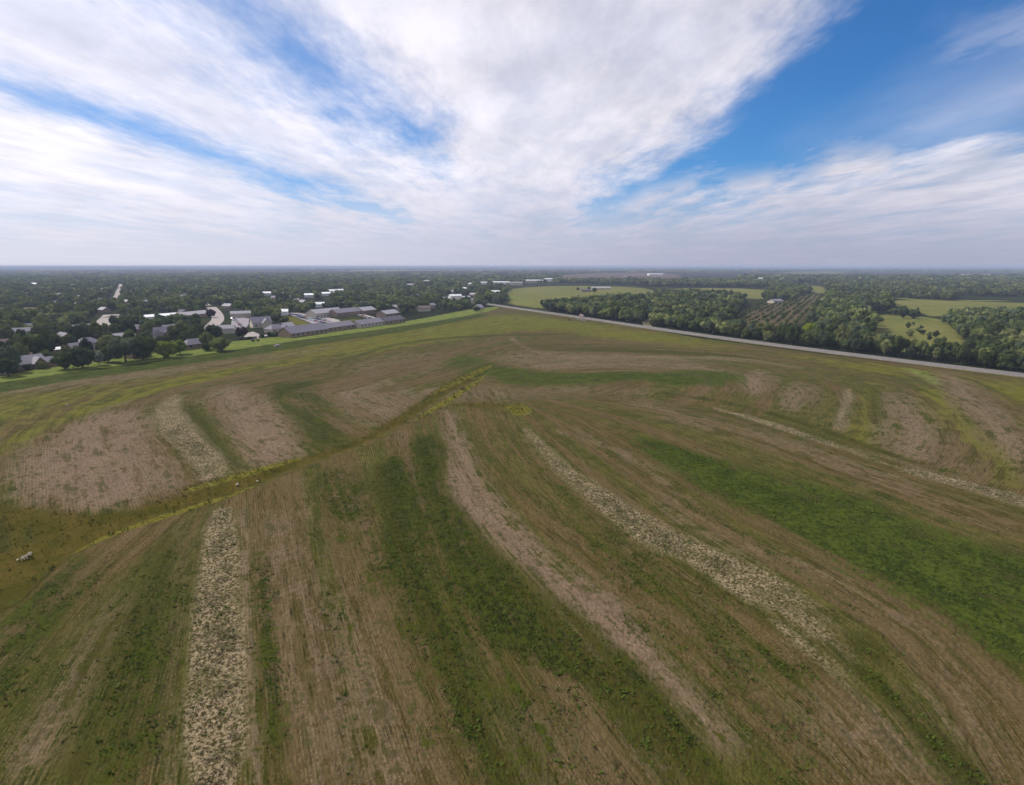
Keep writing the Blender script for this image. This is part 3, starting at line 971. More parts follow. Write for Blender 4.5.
EA = EDGE_A
house("brick_house", "grey roofed house at the grass edge, nearest the photo's left border but one", 28, 368, 15, 9.5, 3, 3.4, EA + 4, 'paleroof', 'tan', False, ell=(3, 6, 5), chimney=True)
house("garage", "long low grey roofed garage touching the grass beside the pale roofed house", 47, 366, 13, 7, 2.6, 2, EA, 'grayroof', 'tan')
house("brick_house", "grey house cut off by the photo's left border at the grass edge", -3, 374, 12, 9, 3, 3, EA, 'grayroof', 'cream')
house("brick_house", "brownish hip roofed house behind dark trees at the left border", 4, 350, 18, 11, 3, 3.6, EA + 8, 'brownroof', 'tan', True)
house("garden_shed", "small white roofed shed behind the pale roofed house", 60, 353, 8, 5, 2.6, 1.0, EA, 'whiteroof', 'tan', cat='shed')
house("brick_house", "pale house with a long gable rising above the round dark tree", 80, 354, 14, 9, 3.2, 3.6, EA + 15, 'paleroof', 'tan', chimney=True)
house("brick_house", "grey hip roofed house just behind the pale long gabled one", 88, 347, 15, 10, 3, 3, EA + 5, 'grayroof', 'cream', True)
house("garden_shed", "tiny pale shed standing left of the big spreading tree", 115.5, 357.5, 5, 4, 2.4, 1.2, EA, 'paleroof', 'cream', cat='shed')
house("brick_house", "low grey roofed house tucked under the right side of the big spreading tree", 139, 357, 12, 8, 2.8, 2.4, EA, 'grayroof', 'tan')
house("brick_house", "whitish roofed house behind the big spreading tree", 124, 341, 15, 10, 3, 2.6, EA, 'paleroof', 'cream')
house("brick_house", "wide grey roofed house left of the dark tree, below the long white roof", 133, 333, 22, 12, 3.2, 3, EA - 4, 'grayroof', 'tan', True)
house("brick_house", "dark gabled house right of the big spreading tree among grey roofs", 156, 341, 14, 9, 3.2, 3.6, EA + 40, 'darkroof', 'cream', ell=(-3, 6, 5))
house("brick_house", "mauve grey gabled house between the dark gabled house and the yellowish tree", 165, 337, 15, 10, 3.2, 4, EA - 30, 'grayroof', 'tan', ell=(3, 6, 5))
house("brick_house", "grey house partly behind the mauve gabled house", 171, 333, 14, 9, 3.2, 3.2, EA, 'paleroof', 'tan')
house("long_hall", "very long low building under a bright white metal roof", 158, 319.5, 37, 12, 3.6, 1.6, EA + 2, 'whiteroof', 'white', cat='hall', detail=0)
house("long_hall", "long curved grey roofed building right of the white metal roof", 192, 317.5, 34, 13, 3.4, 2.6, EA + 14, 'paleroof', 'tan', cat='hall', detail=0)
house("brick_house", "grey roofed house at the grass edge between the yellowish tree and the dark bush", 195, 347.5, 18, 9, 2.8, 2.8, EA, 'grayroof', 'tan', True)
house("garden_shed", "little white shed beside the yellowish tree", 184, 348, 4.5, 4, 2.4, 1.2, EA, 'whiteroof', 'white', cat='shed')
house("apartment_house", "bluish grey cluster of steep gables left of the lawn with parked cars", 261, 327, 15, 11, 4, 4.5, EA - 25, 'grayroof', 'cream', ell=(3, 7, 6), cat='house')
house("brick_house", "grey roofed house on the pale lane just left of the long mauve roof", 276, 332, 17, 10, 3, 3, EA, 'grayroof', 'cream', True, ell=(5, 6, 5))
house("brick_house", "short grey house behind the one on the pale lane", 287, 329.5, 11, 9, 3, 2.6, EA, 'paleroof', 'cream')
house("apartment_row", "long mauve grey gabled row on the grass edge, left end of the apartment rows", 304, 334.5, 36, 13, 3, 4.2, EA + 1, 'grayroof', 'tan', cat='apartments')
house("apartment_row", "mauve roofed row on the grass edge, second of the three long rows", 337, 329.5, 30, 11, 3, 3.0, EA + 2, 'grayroof', 'tan', cat='apartments')
house("apartment_row", "mauve roofed row on the grass edge below the sloping pale street", 368, 326, 32, 11, 3, 3.0, EA + 2, 'grayroof', 'cream', cat='apartments')
house("apartment_row", "dark grey row on the grass edge, last before the open grass", 391, 323, 27, 11, 3, 2.8, EA + 2, 'darkroof', 'tan', cat='apartments')
house("apartment_row", "pale fronted block behind the parked cars, left of two back rows", 325, 316.5, 38, 14, 4.5, 3.5, EA + 2, 'paleroof', 'cream', cat='apartments')
house("apartment_row", "grey roofed block behind the small lawn, right of two back rows", 345, 315.5, 36, 13, 4, 3.4, EA + 2, 'grayroof', 'tan', cat='apartments')
house("apartment_row", "grey roofed block at the head of the sloping pale street", 365, 313.5, 22, 13, 4, 3, EA + 4, 'paleroof', 'tan', cat='apartments')
house("apartment_row", "small grey roofed block between the trees right of the sloping pale street", 388, 316.5, 22, 12, 3.5, 3, EA + 4, 'paleroof', 'tan', cat='apartments')
house("farm_house", "small pale roofed house alone in the grass corner near the highway's end", 478.5, 309.5, 10, 8, 3, 3, EA, 'paleroof', 'cream')
# farther roofs showing between the tree crowns
far_roofs = [
    (319, 306, 20, 'whiteroof', 'small white gabled roof in the trees left of the apartments'), (309, 296, 34, 'whiteroof', 'white flat roofed block in the trees, leftmost of four white roofs'),
    (325, 294.5, 34, 'whiteroof', 'long white roof in the trees, second of four white roofs'), (334, 291.5, 26, 'whiteroof', 'white roof in the trees, third of four white roofs'),
    (342, 291, 24, 'whiteroof', 'pale roof in the trees, last of four white roofs'), (372, 291, 20, 'cream', 'pale yellowish roof alone among the distant trees'),
    (268, 294, 30, 'whiteroof', 'white roofed house high in the tree canopy left of the white blocks'), (284, 295, 20, 'whiteroof', 'small white roof just right of another in the canopy'),
    (455, 297, 20, 'whiteroof', 'white school roof behind a sandy yard'), (466, 299, 12, 'whiteroof', 'short white roof right of the school roof'),
    (472, 301.5, 13, 'paleroof', 'grey roof below the school building'), (443, 300, 13, 'paleroof', 'pale roof at the left of the sandy yard'),
    (453, 292, 10, 'whiteroof', 'small white roof above the school roof'), (397, 309, 16, 'paleroof', 'grey roof in the trees right of the apartment blocks'),
    (424, 310, 14, 'brownroof', 'brown roof deep in the trees beside the open grass'), (434, 307, 12, 'paleroof', 'tiny pale roof in the trees near the sandy yard'),
    (104, 290, 26, 'paleroof', 'pale flat roof beside the distant straight street'), (36, 284, 30, 'whiteroof', 'white speck of a roof in the farthest left trees'),
    (77, 318, 12, 'paleroof', 'pale roof among trees left of the paved crossing'), (16, 306, 18, 'paleroof', 'grey roof in the trees at the far left'),
    (28, 312, 16, 'brownroof', 'brown roof in the trees at the left side'), (57, 296, 18, 'paleroof', 'pale house seen in a gap of the left trees'),
    (24, 335, 12, 'paleroof', 'pale grey roof behind the left row of trees'), (225, 332, 14, 'paleroof', 'pale roof beside the reddish tree'),
    (241, 316, 18, 'paleroof', 'pale roof at the top of the parking yard'), (279, 314, 18, 'whiteroof', 'white shed at the back of the green lawn'),
    (410, 285, 40, 'paleroof', 'long pale building in the distant trees'), (425, 281, 34, 'whiteroof', 'white building far off in the trees'),
    (340, 276, 60, 'paleroof', 'pale long roof near the horizon'), (470, 284, 36, 'whiteroof', 'white block at the left of the warehouses'),
    (466, 289, 24, 'whiteroof', 'white gabled house under the white block'),
]
for px, py, w, rf, lab in far_roofs:
    house("house", lab, px, py + 1.2, w, w * .45, 4, 2.2, EA * .4 + random.uniform(-10, 10), rf if rf in M else 'paleroof', 'cream' if rf != 'whiteroof' else 'white', detail=0)
for k, px in enumerate((487, 491.5, 495.5, 500)):
    house("house", ["first from the left", "second from the left", "third from the left", "last"][k] + " of four white gabled houses in a line below the warehouses", px, 294, 8, 11, 3.5, 3, 4, 'whiteroof', 'white', detail=0, group='white gabled houses in a line')


def warehouse(label, px, py, w, d, h, roof='whiteroof', wall='white', rot=0):
    house("warehouse", label, px, py, w, d, h, 1.2, rot, roof, wall, detail=0, cat='warehouse')


warehouse("white flat warehouse, leftmost of the distant long warehouses", 484, 284.5, 42, 30, 6)
warehouse("long white warehouse in front of grey sheds far across town", 500, 284.5, 58, 40, 7)
warehouse("grey roofed warehouse between the two long white ones", 514, 285, 46, 30, 7, 'paleroof', 'cream')
warehouse("white warehouse roof beyond the meadow's far corner", 530, 282.5, 80, 40, 7, 'whiteroof', 'cream')
warehouse("tallest white warehouse at the edge of the brown fields", 548, 281, 48, 40, 8, 'whiteroof', 'white')
warehouse("white factory hall at the right end of the brown fields", 655, 275.4, 75, 50, 9)
warehouse("low pale factory hall left of the white one at the brown fields", 634, 276.6, 90, 40, 5, 'brownroof', 'tan')
house("barn", "bright white barn in the trees beyond the green field", 760, 281, 22, 16, 6, 5, 15, 'whiteroof', 'white', cat='barn', detail=0)
house("house", "small white house left below the white barn", 748, 285, 18, 12, 4, 3, 5, 'whiteroof', 'white', detail=0)
house("farm_shed", "low farm shed at the far meadow's edge beside small trees", 586, 291.8, 20, 10, 3.5, 2, 0, 'darkroof', 'tan', cat='shed', detail=0)
house("farm_shed", "long pale farm shed on the far side of the meadow", 601, 289.5, 40, 12, 4, 2, 0, 'paleroof', 'cream', cat='shed', detail=0)
house("farm_shed", "light green roofed shed among the nursery trees", 775, 303, 20, 11, 3.2, 2.2, 30, 'grayroof', 'cream', cat='shed', detail=0)
house("house", "white cottage at the edge of the far right woods", 986, 276.5, 30, 20, 7, 4, 0, 'whiteroof', 'white', detail=0)
house("house", "long white sheds in the far right woods", 965, 276.5, 70, 30, 6, 4, 0, 'whiteroof', 'white', detail=0, cat='shed')

# roofs glimpsed between the crowns all over the town
town_q = GP([(0, 352), (100, 335), (190, 316), (290, 308), (400, 306), (480, 300), (500, 292), (500, 281), (-20, 281)])
lo_, hi_ = town_q.min(0), town_q.max(0)
n_ = 0
rr_ = random.Random(4)
while n_ < 190:
    y = lo_[1] + (hi_[1] - lo_[1]) * rr_.random() ** 1.5
    x = rr_.uniform(-.92, 0) * y
    pt = np.array([[x, y]])
    if sdist(pt, town_q)[0] < 0 or min(math.hypot(x - b[0], y - b[1]) for b in BLD) < 28 or min(ldist(pt, L)[0][0] for L, w_ in PAVED) < 15:
        continue
    f = CH - 0
    px = 512 + FPX * x / (y * CP + CH * SP)
    py = 392.5 + FPX * (CH * CP - y * SP) / (y * CP + CH * SP)
    far_ = y > 1100
    pale_ = rr_.random() < .5
    house("house", ("pale roofed " if pale_ else "grey roofed ") + "house glimpsed between the crowns " + ("far back in the leafy town" if far_ else "in the nearer part of the leafy town"),
          px, py, rr_.uniform(9, 15), 8, 3, 2.6, EA + rr_.choice([0, 90]) + rr_.uniform(-8, 8), (rr_.choice(['paleroof', 'whiteroof']) if far_ else 'paleroof') if pale_ else rr_.choice(['grayroof', 'brownroof', 'darkroof']), 'tan', detail=0,
          group=("pale" if pale_ else "grey") + " roofs " + ("far back" if far_ else "nearer") + " in the town")
    n_ += 1

# ------------------------------------------------------------------ cars
PAINT = {n: principled(n + "_car_paint", c, .3, .5, .02) for n, c in
         (('white', (.75, .75, .74)), ('silver', (.45, .46, .48)), ('black', (.02, .02, .025)), ('red', (.35, .04, .03)), ('blue', (.05, .09, .2)), ('grey', (.15, .155, .16)))}


def car_meshes():
    L, Wd = 4.6, 1.8
    prof = [(-2.3, .35), (2.3, .35), (2.3, .75), (2.15, .9), (1.1, 1.0), (.45, 1.45), (-1.35, 1.48), (-2.0, 1.0), (-2.3, .95)]
    n = len(prof)
    V = [(x, -Wd/2 * (.84 if z > 1.2 else 1), z) for x, z in prof] + [(x, Wd/2 * (.84 if z > 1.2 else 1), z) for x, z in prof]
    F = [tuple(range(n)), tuple(range(2*n - 1, n - 1, -1))] + [(i, i + n, (i + 1) % n + n, (i + 1) % n) for i in range(n)]
    body = mesh("car_body", V, F)
    g = [(.95, 1.04), (.42, 1.40), (-1.3, 1.42), (-1.9, 1.03)]
    V = [(x, -.915 if z < 1.2 else -.775, z) for x, z in g] + [(x, .915 if z < 1.2 else .775, z) for x, z in g]
    V += [(1.12, -.7, 1.02), (1.12, .7, 1.02), (.5, .62, 1.44), (.5, -.62, 1.44)]
    V += [(-2.02, -.7, 1.02), (-2.02, .7, 1.02), (-1.42, .62, 1.46), (-1.42, -.62, 1.46)]
    glass = mesh("window_glass", V, [(3, 2, 1, 0), (4, 5, 6, 7), (8, 9, 10, 11), (15, 14, 13, 12)])
    V, F = [], []
    for y in (-.11, .11):
        V += [(.33 * math.cos(a * math.pi / 7), y, .33 * math.sin(a * math.pi / 7)) for a in range(14)]
    F = [tuple(range(13, -1, -1)), tuple(range(14, 28))] + [(i, (i + 1) % 14, (i + 1) % 14 + 14, i + 14) for i in range(14)]
    wheel = mesh("wheel", V, F)
    glass.materials.append(M['glass'])
    wheel.materials.append(M['rubber'])
    return body, glass, wheel


CB, CG, CW = car_meshes()
BODY = {}
for n, m_ in PAINT.items():
    b = CB.copy()
    b.materials.append(m_)
    BODY[n] = b


def car(x, y, a, col, label, group=None, z=.02):
    o = link("parked_car" if group else "car", BODY[col])
    o.location = (x, y, z)
    o.rotation_euler = (0, 0, a)
    tag(o, label, 'car', group)
    link("window_glass", CG, None, o)
    for wx_ in (-1.4, 1.4):
        for wy_ in (-.82, .82):
            wl = link("wheel", CW, None, o)
            wl.location = (wx_, wy_, .33)
    return o


lot = ['white', 'silver', 'grey', 'white', 'blue', 'silver', 'red', 'black']
for i in range(16):                                       # two rows on the parking lot by the lawn
    f = i / 15
    p = G(290 + f * 38, 314.2 + f * 7.4)
    col = lot[(i * 5) % 8]
    car(*p, math.radians(EA + 80), col, col + " car parked in the rear row on the lot behind the green lawn", 'cars on the lot by the lawn')
for i in range(12):
    f = i / 11
    p = G(297 + f * 30, 317.0 + f * 7.2)
    col = lot[(i * 3 + 1) % 8]
    car(*p, math.radians(EA + 80), col, col + " car parked in the front row along the green lawn", 'cars on the lot by the lawn')
for i in range(8):
    f = i / 7
    p = G(233 + f * 12, 319 + f * 11)
    col = lot[(i * 3 + 2) % 8]
    car(*p, math.radians(EA + 10 + i * 7), col, col + " car parked in the yard above the reddish tree", 'cars in the yard')
for i in range(7):
    f = i / 6
    p = G(356 + f * 22, 314.5 + f * 6.4)
    col = lot[(i * 3) % 8]
    car(*p, math.radians(EA - 50), col, col + " car parked along the sloping pale street", 'cars along the street')
car(*G(47.5, 357.5), math.radians(EA), 'white', "white car parked behind the low grey garage at the left edge")
car(*G(51, 355.8), math.radians(EA + 20), 'black', "black car parked just behind the white car near the garage")

# box truck coming along the highway
k = int(np.argmin(np.abs(RL[:, 0] - G(581.3, 317.3)[0]) + np.abs(RL[:, 1] - G(581.3, 317.3)[1])))
tdir = RL[k + 1] - RL[k]
tp = RL[k] + np.array([-tdir[1], tdir[0]]) / np.linalg.norm(tdir) * 2.2
tr = bpy.data.objects.new("box_truck", None)
COL.objects.link(tr)
tr.location = (tp[0], tp[1], .145)
tr.rotation_euler = (0, 0, math.atan2(tdir[1], tdir[0]))
tr.scale = (.85, .85, .85)
tag(tr, "pale reddish box truck driving on the highway past the dark trees", 'truck')
M['pink'] = principled("faded_red_paint", srgb(150, 118, 110), .5)
link("cargo_box", box_mesh("cargo_box", -3.6, 1.4, -1.2, 1.2, .9, 3.3), M['pink'], tr)
cabm = mesh("cab", [(1.5, -1.05, .6), (3.4, -1.05, .6), (3.4, -1.05, 1.5), (2.9, -1.0, 2.5), (1.5, -1.0, 2.6), (1.5, 1.05, .6), (3.4, 1.05, .6), (3.4, 1.05, 1.5), (2.9, 1.0, 2.5), (1.5, 1.0, 2.6)],
            [(0, 1, 2, 3, 4), (9, 8, 7, 6, 5), (0, 5, 6, 1), (1, 6, 7, 2), (2, 7, 8, 3), (3, 8, 9, 4), (4, 9, 5, 0)])
cb = link("cab", cabm, PAINT['silver'], tr)
link("windscreen", mesh("windscreen", [(3.40, -.85, 1.58), (3.40, .85, 1.58), (2.96, .8, 2.42), (2.96, -.8, 2.42)], [(0, 1, 2, 3)]), M['glass'], cb)
for wx_ in (-2.3, 2.5):
    for wy_ in (-1.0, 1.0):
        wl = link("wheel", CW, None, tr)
        wl.location = (wx_, wy_, .48)
        wl.scale = (1.45, 1.4, 1.45)


# ------------------------------------------------------------------ roadside furniture
def tube(name, a, b, r0, r1, n=8):
    a, b = np.array(a, float), np.array(b, float)
    d = b - a
    d /= np.linalg.norm(d)
    u = np.cross(d, (0, 0, 1) if abs(d[2]) < .9 else (1, 0, 0))
    u /= np.linalg.norm(u)
    v = np.cross(d, u)
    V = [a + r0 * (u * math.cos(q) + v * math.sin(q)) for q in np.arange(n) * 2 * math.pi / n]
    V += [b + r1 * (u * math.cos(q) + v * math.sin(q)) for q in np.arange(n) * 2 * math.pi / n]
    F = [(i, i + n, (i + 1) % n + n, (i + 1) % n) for i in range(n)] + [tuple(range(n)), tuple(range(2*n - 1, n - 1, -1))]
    return V, F


def tube_obj(name, a, b, r0, r1, mat, parent=None, n=8):
    return link(name, mesh(name, *tube(name, a, b, r0, r1, n)), mat, parent)


def utility_pole(px, py, h, label):
    x, y = G(px, py)
    e = bpy.data.objects.new("utility_pole", None)
    COL.objects.link(e)
    e.location = (x, y, -.1)
    e.rotation_euler = (0, 0, math.radians(-40))
    tag(e, label, 'pole', 'utility poles along the highway')
    tube_obj("pole", (0, 0, 0), (0, 0, h), .2, .13, M['timber'], e)
    ca = link("crossarm", box_mesh("crossarm", -1.2, 1.2, .13, .27, h - .9, h - .72), M['timber'], e)
    for q in (-1.05, -.4, .4, 1.05):
        tube_obj("insulator", (q, .2, h - .72), (q, .2, h - .5), .06, .04, M['white'], ca, 6)


utility_pole(549.8, 312.5, 9.0, "pale wooden utility pole at the left end of the dark roadside trees")
utility_pole(567, 316.2, 8.5, "thin utility pole in front of the dark trees, left of the truck")
utility_pole(592, 320.4, 8.5, "thin utility pole by the dark trees just right of the truck")


def sign_post(px, py, h, label):
    x, y = G(px, py)
    e = bpy.data.objects.new("marker_post", None)
    COL.objects.link(e)
    e.location = (x, y, -.1)
    tag(e, label, 'post')
    tube_obj("post", (0, 0, 0), (0, 0, h), .08, .07, M['metal'], e)
    link("marker_plate", box_mesh("marker_plate", -.28, .28, -.13, -.09, h - .7, h + .05), M['metal'], e)


sign_post(585.6, 323.5, 3.4, "slim pale marker post in the verge below the truck")
sign_post(666, 331.2, 2.6, "slim pale marker post beside the guardrail near the gravel track")


def guardrail(pa, pb, label):
    a, b = G(*pa), G(*pb)
    L = np.linalg.norm(b - a)
    e = bpy.data.objects.new("guardrail", None)
    COL.objects.link(e)
    e.location = (a[0], a[1], -.1)
    e.rotation_euler = (0, 0, math.atan2(b[1] - a[1], b[0] - a[0]))
    tag(e, label, 'guardrail')
    prof = [(0, .45), (.08, .52), (0, .62), (0, .7), (.08, .8), (0, .88), (-.03, .88), (-.03, .45)]
    n = len(prof)
    V = [(x, y, z) for x in (0, L) for y, z in prof]
    F = [(i, (i + 1) % n, (i + 1) % n + n, i + n) for i in range(n)] + [tuple(range(n)), tuple(range(2*n - 1, n - 1, -1))]
    link("rail", mesh("rail", V, F), M['metal'], e)
    for i in range(int(L / 2) + 1):
        link("post", box_mesh("post", i * 2 + .05, i * 2 + .2, -.2, -.05, 0, .92), M['darkwood'], e)


guardrail((576.5, 319.6), (585, 321), "short dark guardrail on the highway verge below the truck")
guardrail((667, 331.8), (678, 333.6), "short dark guardrail on the highway verge near the gravel track")


def stone(x, y, s, label, group=None, flat=.6, name="stone"):
    V, F = [], []
    n, m_ = 9, 5
    ph = RNG.uniform(0, 9, 4)
    for i in range(1, m_):
        for j in range(n):
            th, f = math.pi * i / m_, 2 * math.pi * j / n
            k = s * (1 + .25 * math.sin(2 * f + ph[0]) + .15 * math.sin(3 * th + ph[1] + f))
            V.append((k * math.sin(th) * math.cos(f), k * math.sin(th) * math.sin(f) * .8, k * math.cos(th) * flat))
    V += [(0, 0, s * flat), (0, 0, -s * flat)]
    t_, b_ = len(V) - 2, len(V) - 1
    for i in range(m_ - 2):
        for j in range(n):
            F.append((i * n + j, (i + 1) * n + j, (i + 1) * n + (j + 1) % n, i * n + (j + 1) % n))
    for j in range(n):
        F.append((t_, j, (j + 1) % n))
        F.append((b_, (m_ - 2) * n + (j + 1) % n, (m_ - 2) * n + j))
    o = link(name, mesh(name, V, F), M['stone'])
    o.location = (x, y, -.1 + s * flat * .5)
    o.rotation_euler = (0, 0, RNG.uniform(0, 6))
    return tag(o, label, 'stone', group)


for i, (px, py, s) in enumerate([(18, 559.5, .45), (21, 558.5, .3), (22, 556.8, .34), (23.5, 557.8, .4), (25, 555.8, .45), (26.5, 556.5, .38), (28, 554.6, .42), (29.8, 553, .5), (30.6, 554.4, .3), (24.2, 559, .22), (27, 558, .25)]):
    x, y = G(px, py)
    stone(x, y, s * .62, "pale stone in the heap at the washed out bend of the grassy waterway", 'pale stones heaped in the waterway')
stone(*G(237.3, 484.6), .45, "single pale stone in the middle of the waterway above the lower stubble strip")
stone(*G(67, 405), .45, "lone pale stone in the olive grass near the left green berm")
stone(*G(257.5, 481), .3, "small pale stone in grass right of the single big stone")

# concrete drain box in the green berm
e = bpy.data.objects.new("drain_box", None)
COL.objects.link(e)
p = G(277, 346)
e.location = (p[0], p[1], -.1)
e.rotation_euler = (0, 0, math.radians(EA))
tag(e, "grey concrete drain box set in the dark green berm", 'drain')
V = [(-2, -1, 0), (2, -1, 0), (2, 1, 0), (-2, 1, 0), (-1.8, -.8, .9), (1.8, -.8, .9), (1.8, .8, .9), (-1.8, .8, .9)]
link("body", mesh("body", V, [(0, 1, 5, 4), (1, 2, 6, 5), (2, 3, 7, 6), (3, 0, 4, 7), (4, 5, 6, 7)]), M['concrete'], e)
link("grate", box_mesh("grate", -.8, .8, -.5, .5, .903, .96), M['metal'], e)


def fence(pa, pb, h, label):
    a, b = G(*pa), G(*pb)
    L = np.linalg.norm(b - a)
    e = bpy.data.objects.new("board_fence", None)
    COL.objects.link(e)
    e.location = (a[0], a[1], -.1)
    e.rotation_euler = (0, 0, math.atan2(b[1] - a[1], b[0] - a[0]))
    tag(e, label, 'fence')
    V, F = [], []
    nb = int(L / .3)
    for i in range(nb):                                  # one mesh of boards with gaps and uneven tops
        x0, x1, z1 = i * L / nb + .02, (i + 1) * L / nb - .02, h + random.uniform(-.05, .05)
        k = len(V)
        V += [(x0, -.02, .05), (x1, -.02, .05), (x1, .02, .05), (x0, .02, .05), (x0, -.02, z1), (x1, -.02, z1), (x1, .02, z1), (x0, .02, z1)]
        F += [tuple(k + q for q in f) for f in ((4, 5, 6, 7), (0, 1, 5, 4), (1, 2, 6, 5), (2, 3, 7, 6), (3, 0, 4, 7))]
    link("boards", mesh("boards", V, F), M['darkwood'], e)
    for i in range(int(L / 2.5) + 1):
        link("post", box_mesh("post", i * 2.5 - .06, i * 2.5 + .06, .025, .145, 0, h + .1), M['darkwood'], e)


fence((238, 340.2), (257, 338.6), 1.8, "dark board fence in front of the pale cul-de-sac")
fence((318, 331.4), (352, 327.4), 1.7, "dark board fence along the front of the second long row")
fence((352, 327.6), (381, 324.4), 1.7, "dark board fence along the front of the row below the pale street")

# ------------------------------------------------------------------ trees
def crown_quads(seed, ncards, card, kind='round', nlobes=9, block_cores=2):
    """Leaf-spray quads and added light-blocking cores of a crown one unit high and about one wide, base at 0."""
    r = np.random.default_rng(seed)
    if kind == 'round':
        cz, rz, rx, lo_l, hi_l = .54, .46, .5, .19, .29
    elif kind == 'tall':
        cz, rz, rx, lo_l, hi_l = .54, .46, .34, .16, .24
    elif kind == 'wide':
        cz, rz, rx, lo_l, hi_l = .52, .46, .62, .2, .32
    elif kind == 'low':
        cz, rz, rx, lo_l, hi_l = .47, .44, .52, .22, .31
    else:                                                # cone
        cz, rz, rx, lo_l, hi_l = .5, .5, .36, .12, .2
    d = r.normal(size=(nlobes, 3))
    d /= np.linalg.norm(d, axis=1)[:, None]
    d[:, 2] = d[:, 2] * .9 + .12
    c = d * np.array([rx, rx, rz]) * r.uniform(.45, .80, (nlobes, 1))
    c[:, 2] += cz
    if kind == 'cone':
        c[:, 2] = r.uniform(.15, .82, nlobes)
        ang = r.uniform(0, 6.28, nlobes)
        q = .36 * (1 - c[:, 2]) * .9
        c[:, 0], c[:, 1] = q * np.cos(ang), q * np.sin(ang)
    c[0] = (0, 0, cz)
    lr = r.uniform(lo_l, hi_l, nlobes) * (.78 if nlobes > 12 else 1)
    if kind == 'cone':
        lr = lr * (1.15 - c[:, 2] * .7)
    lr[0] = .33 if kind != 'tall' else .26
    li = r.choice(nlobes, ncards, p=lr ** 2 / (lr ** 2).sum())
    dn = r.normal(size=(ncards, 3))
    dn[:, 2] += .25
    dn /= np.linalg.norm(dn, axis=1)[:, None]
    pos_ = c[li] + dn * (lr[li] * r.uniform(.72, 1.1, ncards))[:, None]
    nrm = dn + r.normal(0, .32, (ncards, 3))
    nrm /= np.linalg.norm(nrm, axis=1)[:, None]
    t1 = np.cross(nrm, r.normal(size=(ncards, 3)))
    t1 /= np.linalg.norm(t1, axis=1)[:, None]
    t2 = np.cross(nrm, t1)
    s = card * r.uniform(.55, 1.35, (ncards, 1))
    k = r.uniform(.6, 1.3, (ncards, 4, 1))
    cor = np.stack([t1 * s, t2 * s * .8, -t1 * s, -t2 * s * .8], 1) * k
    out = pos_[:, None, :] + cor
    if block_cores:  # solid cores added inside the lobes to block light through the crown
        g = np.array([(x, y) for y in np.linspace(-1, 1, block_cores + 1) for x in np.linspace(-1, 1, block_cores + 1)])
        sq = [(j * (block_cores + 1) + i, j * (block_cores + 1) + i + 1, (j + 1) * (block_cores + 1) + i + 1, (j + 1) * (block_cores + 1) + i) for j in range(block_cores) for i in range(block_cores)]
        cube = []
        for ax in range(3):
            for sg in (-1, 1):
                q = np.zeros((len(g), 3))
                q[:, ax] = sg
                q[:, (ax + 1) % 3], q[:, (ax + 2) % 3] = g[:, 0], g[:, 1]
                q /= np.linalg.norm(q, axis=1)[:, None]
                cube.append(np.array([[q[i] for i in f] for f in sq]))
        cube = np.vstack(cube)
        hs = [c[i] + cube * lr[i] * .8 for i in range(nlobes)]
        out = np.vstack([out] + hs)
    return out.astype(np.float32)


leaf = leaf_material("tree_leaves", 'object')
leaf_mass = leaf_material("wood_leaves", 'attribute')
KIND_MIX = ['round', 'low', 'round', 'wide', 'tall', 'low', 'cone', 'tall']
CROWNS = {}
for kind in ('round', 'wide', 'tall', 'cone', 'low'):
    CROWNS[kind] = []
    for v in range(4):
        q = crown_quads(100 + v + 17 * len(CROWNS), 1900, .036 if kind != 'tall' else .032, kind, 22 + 2 * v)
        m_ = poly_mesh("crown", q.reshape(-1, 3), 4)
        m_.materials.append(leaf)
        CROWNS[kind].append(m_)


def trunk_mesh(seed):
    r = np.random.default_rng(seed)
    V, F = [], []

    def add(a, b, r0, r1):
        v, f = tube("", a, b, r0, r1, 7)
        k = len(V)
        V.extend(v)
        F.extend([tuple(i + k for i in q) for q in f])
    add((0, 0, -.03), (.01, 0, .2), .034, .022)
    add((.01, 0, .2), (.0, .01, .55), .022, .012)
    for i in range(4):
        a = i * 1.6 + r.uniform(-.3, .3)
        add((.005, 0, .2 + i * .05), (.26 * math.cos(a), .26 * math.sin(a), .5 + .06 * i), .013, .005)
    m_ = mesh("trunk", V, F)
    m_.materials.append(M['bark'])
    return m_


TRUNKS = [trunk_mesh(s) for s in range(3)]
N_TREE = [0]


def tree(x, y, h, w, tint, kind, label, group=None, name="leafy_tree"):
    e = bpy.data.objects.new(name, None)
    COL.objects.link(e)
    e.location = (x, y, -.1)
    e.rotation_euler = (0, 0, RNG.uniform(0, 6.28))
    tag(e, label, 'bush' if 'bush' in name or 'shrub' in name else 'tree', group)
    c = link("crown", CROWNS[kind][RNG.integers(4)], None, e)
    t_ = link("trunk", TRUNKS[RNG.integers(3)], None, e)
    base_w = {'round': 1.0, 'wide': 1.24, 'tall': .68, 'cone': .72, 'low': 1.06}[kind]
    c.scale = (w / base_w, w / base_w * RNG.uniform(.9, 1.1), h)
    c.color = tuple(tint) + (1,)
    t_.scale = (w, w, h)
    N_TREE[0] += 1
    return e


TINTS = [srgb(88, 100, 60), srgb(74, 86, 50), srgb(104, 112, 64), srgb(84, 96, 74), srgb(118, 122, 78), srgb(68, 78, 54)]
YELLOWG = srgb(112, 122, 48)
